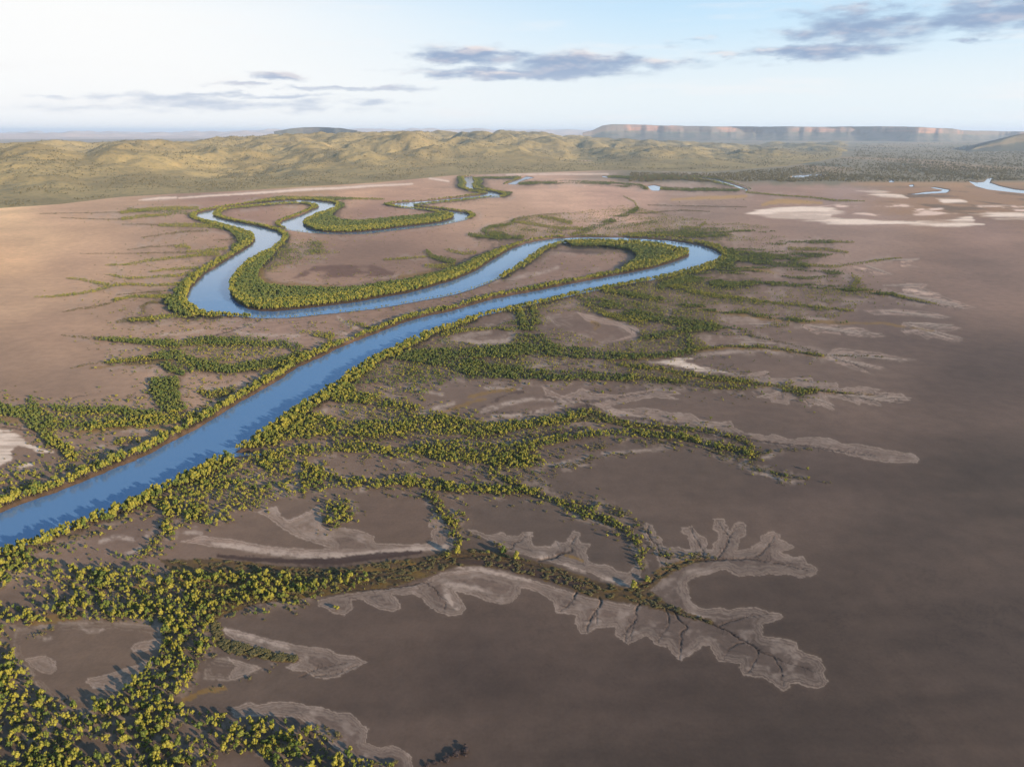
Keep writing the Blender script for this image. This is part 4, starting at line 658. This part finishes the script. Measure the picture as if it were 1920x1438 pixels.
def hill_sheet(name, foot, ridge, depth, mat, amp, wl, rows=240, du=2.6, seed=5, env_len=.5, knoll=None, kw=230, taper=None):
    fu = np.array([p[0] for p in foot], float); fv = np.array([p[1] for p in foot], float)
    uu = np.arange(fu[0], fu[-1] + .1, du); D0 = HCAM / -tel(np.interp(uu, fu, fv))
    ss = np.linspace(0, 1, rows) ** 1.25
    YY = D0[None, :] * (1 + ss[:, None] * depth); XX = ray(uu)[None, :] * YY
    env = sstep(0, env_len, ss)[:, None] ** .8
    n = fbm(XX, YY, wl, 4, seed, .5)
    h0 = env * (1.0 + amp * n)
    B = np.zeros_like(h0)
    if knoll:
        ka = np.interp(uu, [p[0] for p in knoll], [p[1] for p in knoll])[None, :]
        kn = fbm(XX, YY * .62, kw, 5, seed + 7, .46); ri = .5 - np.abs(fbm(XX, YY * .62, kw * 1.5, 4, seed + 40, .5)) * 1.6
        B = ka * sstep(.05, .34, ss)[:, None] * (kn * 1.15 + ri * .75)
    tp = np.ones(len(uu)) if taper is None else sstep(uu[-1], uu[-1] - taper, uu)
    tgt = tel(np.interp(uu, [p[0] for p in ridge], [p[1] for p in ridge]))
    lo = np.full(len(uu), 0.0); hi = np.full(len(uu), 1500.0)
    for _ in range(30):
        mid = (lo + hi) / 2; e = ((mid[None, :] * h0 + B - HCAM) / YY).max(0); lo = np.where(e < tgt, mid, lo); hi = np.where(e < tgt, hi, mid)
    k = lo; w = 21; k = np.convolve(np.pad(k, w, mode='edge'), np.hanning(2 * w + 1) / np.hanning(2 * w + 1).sum(), 'valid')
    ZZ = (np.maximum(k[None, :] * h0 + B, 2 + .1 * B)) * tp[None, :] - 3.0 * (1 - sstep(0, .04, ss))[:, None] - 9 * (1 - tp)[None, :]
    o = mesh_np(name, np.stack([XX, YY, ZZ], -1).reshape(-1, 3), gridfaces(rows, len(uu)), mat, smooth=True)
    return o
hm = scrub_mat('hill_scrub', (150, 129, 86), (88, 85, 58), (158, 130, 88), 1.0)
o = hill_sheet('hills', [(-700, 420), (-200, 404), (0, 392), (90, 386), (200, 373), (300, 367), (420, 362), (560, 353), (700, 345), (850, 331), (1000, 326), (1150, 321), (1330, 324), (1400, 319), (1480, 313), (1540, 304), (1590, 293), (1612, 288)],
          [(-700, 262), (0, 269), (60, 265), (110, 262), (160, 269), (230, 263), (310, 262), (350, 268), (400, 258), (500, 254), (560, 250), (640, 249), (700, 248), (770, 245), (850, 248), (950, 245), (1010, 248), (1060, 254), (1120, 258), (1200, 262), (1300, 266), (1400, 271), (1500, 276), (1560, 281), (1612, 289)],
          1.5, hm, .35, 900, rows=380, du=2.0, seed=14, env_len=.75, knoll=[(-700, 61), (700, 60), (1000, 48), (1300, 44), (1500, 46), (1590, 34), (1612, 10)], kw=310, taper=40)
HILLV = np.empty(len(o.data.vertices) * 3, np.float32); o.data.vertices.foreach_get('co', HILLV); HILLV = HILLV.reshape(-1, 3)
tag(o, 'dry ochre hills dotted with scrub, rolling behind the mudflat', 'hills', kind='structure')
fm = scrub_mat('far_range_scrub', (196, 166, 146), (140, 128, 112), (190, 150, 126), .35, .4)
o = hill_sheet('far_ranges', [(-900, 263), (0, 262), (300, 261), (700, 259), (1150, 258)], [(-900, 246), (0, 248), (60, 247), (130, 249), (200, 248), (330, 248), (420, 247), (470, 244), (520, 243), (620, 242), (800, 242), (950, 243), (1050, 243), (1100, 244), (1150, 246)],
           1.3, fm, .5, 2600, rows=90, du=5, seed=31, env_len=.5, knoll=[(-900, 190), (1150, 90)], kw=1100)
tag(o, 'low pinkish ranges fading in haze along the horizon', 'hills', kind='structure')

def mesa(name, line, mat, seed, talus=420.0, depth=2600.0, bay=900.0, du=2.0):
    lu = np.array([p[0] for p in line], float); uu = np.arange(lu[0], lu[-1] + .1, du)
    vt = np.interp(uu, lu, [p[1] for p in line]); D = np.interp(uu, lu, [p[2] for p in line])
    hb = HCAM + D * tel(vt)
    st_ = fbm(ray(uu) * D, D * 0, 900, 3, seed + 70); hb = hb * (1 + .05 * np.round(st_ * 3) / 3 * np.clip((uu - uu[0]) / 60, 0, 1))
    xs = ray(uu) * D
    big = fbm(xs, xs * 0, 1700, 3, seed, .5); small = fbm(xs, xs * 0 + 5, 420, 3, seed + 9, .55) * 2.0; gul = np.abs(fbm(xs, xs * 0 + 9, 210, 3, seed + 4))
    prof = [(-talus, 0, 0), (-talus * .8, .08, .35), (-talus * .6, .18, .6), (-talus * .4, .30, .9), (-talus * .2, .44, 1.0), (0, .60, .7), (3, .66, .5), (9, .80, .5), (14, .83, .4), (26, .86, .4), (30, .97, .35), (60, 1.0, .3), (400, 1.0, .1), (depth, 1.0, 0)]
    R = []; F = []
    for (off, hz, g) in prof:
        o_ = off + big * -bay * (1 if off < 300 else .2) + small * -90 * (1 if off < 300 else .1) + gul * 120 * g
        YY = D + o_; XX = ray(uu) * YY
        nn = fbm(XX, YY, 300, 3, seed + 3) * .05 * min(hz * 3, 1) if hz < .6 else fbm(XX, YY * .2, 900, 3, seed + 6) * .025
        R.append(np.stack([XX, YY, hb * (hz + nn) - (6 if hz == 0 else 0)], -1)); F.append(np.full(len(uu), hz))
    o = mesh_np(name, np.array(R).reshape(-1, 3), gridfaces(len(prof), len(uu)), mat)
    vflt(o, 'rise', np.array(F)); return o
def mesa_mat(name, c1, c2, c3, t1, t2):
    m, N = material(name)
    co = N.n('ShaderNodeTexCoord').outputs['Object']
    rise = N.n('ShaderNodeAttribute', attribute_name='rise').outputs['Fac']
    a = N.noise(co, .006, 5, .6).outputs[0]
    strata = N.noise(N.n('ShaderNodeMapping', {'Vector': co, 'Scale': (.002, .002, .06)}).outputs[0], 1.0, 4, .6).outputs[0]
    joints = N.noise(N.n('ShaderNodeMapping', {'Vector': co, 'Scale': (.02, .02, .001)}).outputs[0], 1.0, 4, .65).outputs[0]
    cp = N.noise(co, .0011, 4, .6).outputs[0]
    rise = N.m('ADD', rise, N.m('MULTIPLY', N.m('SUBTRACT', a, .5), .16))
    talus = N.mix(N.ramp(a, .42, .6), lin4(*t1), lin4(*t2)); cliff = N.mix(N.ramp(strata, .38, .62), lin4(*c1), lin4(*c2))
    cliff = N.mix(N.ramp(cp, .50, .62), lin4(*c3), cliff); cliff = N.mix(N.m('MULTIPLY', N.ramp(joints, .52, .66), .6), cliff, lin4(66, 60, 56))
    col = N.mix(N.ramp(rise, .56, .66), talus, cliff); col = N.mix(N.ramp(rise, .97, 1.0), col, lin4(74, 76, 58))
    finish(N, Base_Color=col, Roughness=.95, Specular_IOR_Level=.1); return m
m = mesa_mat('sandstone_mesa', (158, 114, 92), (122, 96, 82), (98, 86, 76), (92, 84, 72), (66, 70, 58))  # stone and scrub colours, darkened to stand in for cloud shade
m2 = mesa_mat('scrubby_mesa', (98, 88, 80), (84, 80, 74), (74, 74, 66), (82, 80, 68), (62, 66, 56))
m3 = scrub_mat('escarpment_scrub', (84, 82, 66), (58, 62, 50), (100, 86, 72), .6, .5)
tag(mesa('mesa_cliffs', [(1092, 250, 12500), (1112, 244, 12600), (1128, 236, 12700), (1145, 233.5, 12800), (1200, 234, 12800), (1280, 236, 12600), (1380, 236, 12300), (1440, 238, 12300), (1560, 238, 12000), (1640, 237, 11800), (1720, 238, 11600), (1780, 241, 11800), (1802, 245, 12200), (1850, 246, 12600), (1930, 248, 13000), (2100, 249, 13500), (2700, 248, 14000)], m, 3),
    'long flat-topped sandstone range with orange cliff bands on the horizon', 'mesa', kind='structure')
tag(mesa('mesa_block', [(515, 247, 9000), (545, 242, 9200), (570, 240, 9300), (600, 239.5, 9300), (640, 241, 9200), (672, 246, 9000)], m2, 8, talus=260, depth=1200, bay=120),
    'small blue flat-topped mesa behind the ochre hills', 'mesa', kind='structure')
tag(mesa('dark_escarpment', [(1815, 283, 6000), (1850, 271, 6100), (1880, 262, 6150), (1905, 254, 6200), (1925, 248, 6200), (2100, 238, 6200), (2400, 236, 6200)], m3, 21, talus=300, depth=1500, bay=60),
    'dark scrubby hill slope rising at the right edge of the plain', 'hills', kind='structure')

# ------------------------------------------------------------------ trees and shrubs
def foliage_mat(name, c1, c2, c3, trans=.25):
    m, N = material(name)
    rnd = N.n('ShaderNodeObjectInfo').outputs['Random']
    co = N.n('ShaderNodeTexCoord').outputs['Object']
    n = N.noise(co, 2.2, 3, .6).outputs[0]
    col = N.mix(N.ramp(rnd, .0, .8), lin4(*c1), lin4(*c2)); col = N.mix(N.m('MULTIPLY', N.ramp(n, .45, .7), .6), col, lin4(*c3))
    p = N.n('ShaderNodeBsdfPrincipled', {'Base Color': col, 'Roughness': .6, 'Specular IOR Level': .3}); t = N.n('ShaderNodeBsdfTranslucent', {'Color': col})
    N.put(N.n('ShaderNodeOutputMaterial').inputs[0], N.n('ShaderNodeMixShader', {0: trans, 1: p.outputs[0], 2: t.outputs[0]})); return m
M_GREEN = foliage_mat('mangrove_leaf', (88, 98, 34), (148, 136, 46), (84, 98, 38), .2)
M_DEEP = foliage_mat('mangrove_leaf_deep', (74, 88, 36), (108, 108, 42), (64, 80, 36), .15)  # deeper green: partly species, partly shade of crown tops put into the colour
M_SHRUB = foliage_mat('shrub_leaf', (104, 92, 52), (92, 84, 48), (116, 100, 58), .12)
m, N = material('bark'); co = N.n('ShaderNodeTexCoord').outputs['Object']
finish(N, Base_Color=N.mix(N.noise(co, 6, 3).outputs[0], lin4(92, 76, 60), lin4(60, 50, 42)), Roughness=.9); M_BARK = m
m, N = material('dead_shrub'); co = N.n('ShaderNodeTexCoord').outputs['Object']
finish(N, Base_Color=N.mix(N.noise(co, 4, 3).outputs[0], lin4(70, 52, 44), lin4(46, 36, 34)), Roughness=.9); M_DARK = m

def icosphere(sub=1):
    import bmesh
    bm = bmesh.new(); bmesh.ops.create_icosphere(bm, subdivisions=sub, radius=1.0)
    bm.verts.ensure_lookup_table(); v = np.array([p.co[:] for p in bm.verts]); f = np.array([[q.index for q in t.verts] for t in bm.faces]); bm.free(); return v, f
ICO = icosphere(2)
def crown_mesh(name, mat, seed, lobes=7, leaves=150, leaf=.13, flat=.78):   # unit crown: radius 1, base at z 0, top about 1.7
    r = np.random.default_rng(seed); V_ = []; F_ = []; nv = 0; cs = []
    for i in range(lobes):
        a = i / lobes * 2 * pi + r.uniform(-.6, .6); rad = r.uniform(.25, .95) if i else .12
        c = np.array([cos(a) * rad, sin(a) * rad, r.uniform(.3, 1.15) if i else 1.0]); s = r.uniform(.24, .54) if i else .56
        cs.append((c, s))
        v = ICO[0] * (1 + .22 * (r.random(len(ICO[0])) - .5))[:, None] * s * .82 * np.array([1, 1, flat]) + c
        V_.append(v); F_.append(ICO[1] + nv); nv += len(v)
    LV = []; LF = []
    for i in range(leaves):
        c, s = cs[r.integers(lobes)]
        d = r.normal(size=3); d[2] = abs(d[2]) * .9 - .15; d /= np.linalg.norm(d)
        p = c + d * s * np.array([1, 1, flat]) * r.uniform(.8, 1.12)
        nrm = d + r.normal(size=3) * .55; nrm /= np.linalg.norm(nrm); t = np.cross(nrm, r.normal(size=3)); t /= np.linalg.norm(t) + 1e-9; b = np.cross(nrm, t)
        q = leaf * r.uniform(.7, 1.5)
        LV += [p - t * q - b * q * .7, p + t * q * .9 - b * q * .5, p + t * q * .4 + b * q]; LF.append([nv, nv + 1, nv + 2]); nv += 3
    return mesh_np(name, np.vstack(V_ + [np.array(LV)]), np.vstack(F_ + [np.array(LF)]), mat, link=False)
def trunk_mesh(name, seed):                              # unit trunk: several stems leaning out from the base, height 1
    r = np.random.default_rng(seed); V_ = []; F_ = []; nv = 0
    for s in range(4):
        a = s * pi / 2 + r.uniform(-.4, .4); path = [(0.05 * cos(a), .05 * sin(a), -.1), (.10 * cos(a), .10 * sin(a), .35), (.2 * cos(a + .3), .2 * sin(a + .3), .75), (.34 * cos(a + .2), .34 * sin(a + .2), 1.0)]
        for k_, (x, y, z) in enumerate(path):
            rr = [.075, .05, .035, .02][k_]
            for q in range(6): V_.append((x + rr * cos(q * pi / 3), y + rr * sin(q * pi / 3), z))
        for k_ in range(3):
            for q in range(6): F_.append([nv + k_ * 6 + q, nv + k_ * 6 + (q + 1) % 6, nv + k_ * 6 + 6 + (q + 1) % 6, nv + k_ * 6 + 6 + q])
        nv += 24
    return mesh_np(name, V_, F_, M_BARK, link=False)
CROWNS = [crown_mesh('crown', M_GREEN, 100 + i, lobes=7 + i % 4, leaves=190) for i in range(5)]
DEEP = [crown_mesh('crown', M_DEEP, 150 + i, lobes=7 + i % 4, leaves=190) for i in range(5)]
BUSHES = [crown_mesh('bush_crown', M_SHRUB, 200 + i, lobes=5, leaves=110, leaf=.16, flat=.6) for i in range(4)]
TRUNKS = [trunk_mesh('trunk', 300 + i) for i in range(3)]
def protos(name, objs):
    c = bpy.data.collections.new(name)
    for o in objs: c.objects.link(o)
    return c
def join_proto(name, crown, trunk, th):                  # a whole small tree as one mesh, for the woods that only read as a mass
    a, b = crown.data, trunk.data; V_ = []; F_ = []; mats = []
    va = np.array([p.co[:] for p in a.vertices]); va[:, 2] = va[:, 2] + th
    vb = np.array([p.co[:] for p in b.vertices]); vb[:, 2] *= th + .5
    me = bpy.data.meshes.new(name); me.from_pydata([tuple(p) for p in np.vstack([va, vb])], [], [tuple(p.vertices) for p in a.polygons] + [tuple(q + len(va) for q in p.vertices) for p in b.polygons])
    me.materials.append(a.materials[0]); me.materials.append(M_BARK)
    me.polygons.foreach_set('material_index', np.array([0] * len(a.polygons) + [1] * len(b.polygons), np.int32)); me.update()
    return bpy.data.objects.new(name, me)
WOOD = protos('woods', [join_proto('wood_%d' % i, CROWNS[i], TRUNKS[i % 3], .3) for i in range(5)])
WOOD2 = protos('deep_woods', [join_proto('deep_wood_%d' % i, DEEP[i], TRUNKS[i % 3], .3) for i in range(5)])
SCRUB = protos('scrub', BUSHES)
def scatter_tree(coll):
    ng = bpy.data.node_groups.new('scatter', 'GeometryNodeTree')
    ng.interface.new_socket('Geometry', in_out='INPUT', socket_type='NodeSocketGeometry'); ng.interface.new_socket('Geometry', in_out='OUTPUT', socket_type='NodeSocketGeometry')
    n = ng.nodes; L = ng.links
    gi = n.new('NodeGroupInput'); go = n.new('NodeGroupOutput'); ip = n.new('GeometryNodeInstanceOnPoints'); ci = n.new('GeometryNodeCollectionInfo')
    ci.inputs['Collection'].default_value = coll; ci.inputs['Separate Children'].default_value = True; ci.inputs['Reset Children'].default_value = True
    def at(nm, t):
        a = n.new('GeometryNodeInputNamedAttribute'); a.data_type = t; a.inputs['Name'].default_value = nm; return a.outputs['Attribute']
    ip.inputs['Pick Instance'].default_value = True
    L.new(gi.outputs[0], ip.inputs['Points']); L.new(ci.outputs[0], ip.inputs['Instance']); L.new(at('which', 'INT'), ip.inputs['Instance Index'])
    L.new(at('turn', 'FLOAT_VECTOR'), ip.inputs['Rotation']); L.new(at('size', 'FLOAT_VECTOR'), ip.inputs['Scale']); L.new(ip.outputs[0], go.inputs[0]); return ng
def scatter(name, T, coll, nvar, hdiv, label, cat, zz=None):
    n = len(T); me = bpy.data.meshes.new(name); me.vertices.add(n)
    z = (grid_at(Z, *proj(T[:, 0], T[:, 1])) if zz is None else zz) - .05
    me.vertices.foreach_set('co', np.stack([T[:, 0], T[:, 1], z], 1).astype(np.float32).ravel())
    a = me.attributes.new('which', 'INT', 'POINT'); a.data.foreach_set('value', rng.integers(0, nvar, n).astype(np.int32))
    a = me.attributes.new('turn', 'FLOAT_VECTOR', 'POINT'); r = np.zeros((n, 3), np.float32); r[:, 2] = rng.uniform(0, 6.28, n); a.data.foreach_set('vector', r.ravel())
    a = me.attributes.new('size', 'FLOAT_VECTOR', 'POINT'); sz = np.stack([T[:, 3] * rng.uniform(.75, 1.3, n), T[:, 3] * rng.uniform(.75, 1.3, n), T[:, 2] / hdiv], 1).astype(np.float32); a.data.foreach_set('vector', sz.ravel())
    me.update(); o = bpy.data.objects.new(name, me); COL.objects.link(o)
    md = o.modifiers.new('scatter', 'NODES'); md.node_group = scatter_tree(coll)
    return tag(o, label, cat, kind='stuff')
tu, tv = proj(TREES[:, 0], TREES[:, 1], 1.5)
show = TREES[:, 3] / mpp(tv)
inframe = (tu > 4) & (tu < 1916) & (tv > 300) & (tv < 1432)
order = np.argsort(np.where(inframe & (TREES[:, 4] == 0), -show, 0))
single = order[:296]; mask = np.ones(len(TREES), bool); mask[single] = False
R_ = TREES[mask]; kind = R_[:, 4]; dist = np.hypot(R_[:, 0], R_[:, 1])
ru, rv = proj(R_[:, 0], R_[:, 1])
nb = np.abs(grid_at(WSD, ru, rv)) * mpp(rv) < 7
scatter('mangrove_belt', R_[(kind == 0) & nb], WOOD, 5, 2.1, 'dense green mangrove belt lining the river banks', 'mangroves')
farw = dist > 420
scatter('mangrove_forest', R_[(kind == 0) & ~nb & farw], WOOD2, 5, 2.1, 'deep green mangrove woods inside the river loops and along the far creeks', 'mangroves')
scatter('mangrove_thicket', R_[(kind == 0) & ~nb & ~farw], WOOD, 5, 2.1, 'green mangrove thickets spreading from the river along tidal creeks', 'mangroves')
scatter('young_mangroves', R_[kind == 1], WOOD, 5, 2.1, 'thin lines of low young mangroves along the small creeks', 'mangroves')
scatter('samphire_shrubs', R_[kind == 2], SCRUB, 4, 1.6, 'low olive brown samphire scrub at the ends of the creeks', 'scrub')
# scattered scrub of the far plains
n = 17000
u = rng.uniform(1180, 2050, n); v = 268 + 74 * rng.random(n) ** .8; x, y = unproj(u, v)
ok = (grid_at(WSD, u, v) > 1) & (rng.random(n) < .35 + .65 * (vnoise(x / 160, y / 420, 5) > .5)) & (v < 338 + 6 * vnoise(u / 40, v * 0, 3)) & ~((u < 1600) & (v < np.interp(u, [1150, 1330, 1400, 1480, 1540, 1600], [324, 327, 322, 316, 307, 292]))); x, y = x[ok], y[ok]; f = np.hypot(x, y) / 800
T = np.stack([x, y, rng.uniform(3, 5.5, len(x)) * f ** .25, rng.uniform(1.0, 1.9, len(x)) * f ** .5, x * 0], 1)
scatter('plain_woodland', T, SCRUB, 4, 1.6, 'grey green woodland covering the plain below the cliffs', 'woodland')

hp = rng.integers(0, len(HILLV) - 1, 32000); Hs = HILLV[hp]; hk = (vnoise(Hs[:, 0] / 130, Hs[:, 1] / 130, 15) * .6 + vnoise(Hs[:, 0] / 30, Hs[:, 1] / 30, 16) * .4 > .47) & (Hs[:, 2] > 1) & (Hs[:, 1] > 0); Hs = Hs[hk]
hf = np.hypot(Hs[:, 0], Hs[:, 1]) / 2500
T2 = np.stack([Hs[:, 0] + rng.normal(0, 3, len(Hs)), Hs[:, 1] + rng.normal(0, 5, len(Hs)), rng.uniform(2.2, 5, len(Hs)) * hf ** .3, rng.uniform(1.0, 2.1, len(Hs)) * hf ** .6, Hs[:, 2]], 1)
scatter('hill_scrub', T2, SCRUB, 4, 1.6, 'dark scrub trees dotted over the ochre hills', 'scrub', T2[:, 4])
# individual mangroves: the nearest, each a tree of its own
def zone(u, v):
    if v > 1335 and u > 345: return 'south of the pale mud tongue at the bottom edge', 'mangroves in the dark thicket at the bottom edge'
    if v > 1300 and u < 130: return 'in the bottom left corner thicket', 'mangroves in the bottom left corner'
    if v > 1300 and u < 235: return 'below the bare clay pan at lower left', 'mangroves below the lower left clay pan'
    if v > 1300: return 'in the grove between the lower left pan and the mud tongue', 'mangroves between the pan and the tongue'
    if u < 75 and v > 1165: return 'on the left rim of the lower left clay pan', 'mangroves left of the clay pan'
    if v > 1165: return 'in the dark strip right of the lower left clay pan', 'mangroves right of the clay pan'
    if u < 160: return 'above the lower left clay pan near the left edge', 'mangroves above the clay pan'
    if u < 420: return 'in the belt between clay pan and creek', 'mangroves between the clay pan and the creek'
    return 'along the south bank of the grassy creek', 'mangroves along the grassy creek'
base = None
for j, i in enumerate(single):
    x, y, h, r, _ = TREES[i]; z = float(grid_at(Z, tu[i], tv[i])) - .05
    t = bpy.data.objects.new('mangrove_tree', None); COL.objects.link(t); t.location = (x, y, z); t.rotation_euler = (0, 0, float(rng.uniform(0, 6.28))); t.empty_display_size = 1
    tr = TRUNKS[j % 3].copy(); tr.name = 'trunk'; COL.objects.link(tr); tr.parent = t; tr.scale = (r, r, h * .48)
    cr = CROWNS[j % 5].copy(); cr.name = 'crown'; COL.objects.link(cr); cr.parent = t; cr.location = (0, 0, h * .24); cr.scale = (r, r, h * .76 / 1.6)
    pl, grp = zone(*proj(x, y))
    sz = 'tall broad' if h > 3.7 and r > 1.4 else ('broad low' if r > 1.4 else ('slender tall' if h > 3.7 else 'small round'))
    tag(t, '%s yellow-green mangrove %s' % (sz, pl), 'tree', grp)
for lab, u, v, h, r in (('lone bright mangrove where the side creek meets the grassy creek', 858, 1041, 4.6, 1.3), ('bright mangrove by the second creek mouth, north of the dark mud', 943, 1039, 3.6, 1.2),
                        ('rightmost bright mangrove on the grassy creek bank', 968, 1050, 3.8, 1.4), ('squat mangrove just left of the side creek junction', 840, 1044, 2.2, 1.1), ('slim mangrove standing mid bank on the grassy creek', 916, 1039, 2.0, .7),
                        ('round mangrove at the fork of the leaf-shaped creeks', 1188, 1101, 2.4, 1.5), ('low mangrove above the creek fork', 1213, 1089, 1.8, 1.3), ('lone bush on a pale spit of the mudflat', 632, 1142, 1.5, 1.0)):
    x, y = (float(q) for q in unproj(u, v))
    t = bpy.data.objects.new('mangrove_tree', None); COL.objects.link(t); t.location = (x, y, -.05)
    tr = TRUNKS[0].copy(); tr.name = 'trunk'; COL.objects.link(tr); tr.parent = t; tr.scale = (r, r, h * .48)
    cr = CROWNS[int(u) % 5].copy(); cr.name = 'crown'; COL.objects.link(cr); cr.parent = t; cr.location = (0, 0, h * .24); cr.scale = (r, r, h * .76 / 1.6)
    tag(t, lab, 'tree')
DARKB = [crown_mesh('shrub_crown', M_DARK, 400 + i, lobes=6, leaves=220, leaf=.12, flat=.5) for i in range(3)]
for k_, (lab, u, v, r) in enumerate((('darkest rounded shrub, rightmost of the row on bottom edge mud', 872, 1409, 1.6), ('dark shrub second from the right in the bottom edge row', 855, 1416, 1.5), ('dark shrub on the pale bank, third from the right', 836, 1426, 1.3), ('tiny dark shrub left of the pale bank', 815, 1431, .9), ('leftmost dark shrub cut by the bottom edge', 801, 1436, 1.0))):
    x, y = (float(q) for q in unproj(u, v))
    o = DARKB[k_ % 3].copy(); o.name = 'dark_shrub'; COL.objects.link(o); o.location = (x, y, -.12); o.scale = (r, r, r * .6); o.rotation_euler = (0, 0, k_ * 1.3)
    tag(o, lab, 'shrub')

# ------------------------------------------------------------------ haze: one closed body of thin air over the whole place
HAZE = 3.9e-5
hv = [(x, y, z) for z in (-8.0, 300.0) for x, y in ((-60000, -2500), (60000, -2500), (60000, 90000), (-60000, 90000))]
m = bpy.data.materials.new('haze'); m.use_nodes = True; N = NT(m.node_tree)
pv = N.n('ShaderNodeVolumePrincipled', {'Color': (.74, .85, 1.0, 1), 'Density': HAZE, 'Anisotropy': .1})
N.put(N.n('ShaderNodeOutputMaterial').inputs['Volume'], pv)
hz_ = mesh_np('haze', hv, [(3, 2, 1, 0), (4, 5, 6, 7), (0, 1, 5, 4), (1, 2, 6, 5), (2, 3, 7, 6), (3, 0, 4, 7)], m)
tag(hz_, 'thin pale blue haze over the estuary and the ranges', 'haze', kind='stuff')
print('TREES', len(TREES), 'ground verts', U.size, 'plain', len(T))
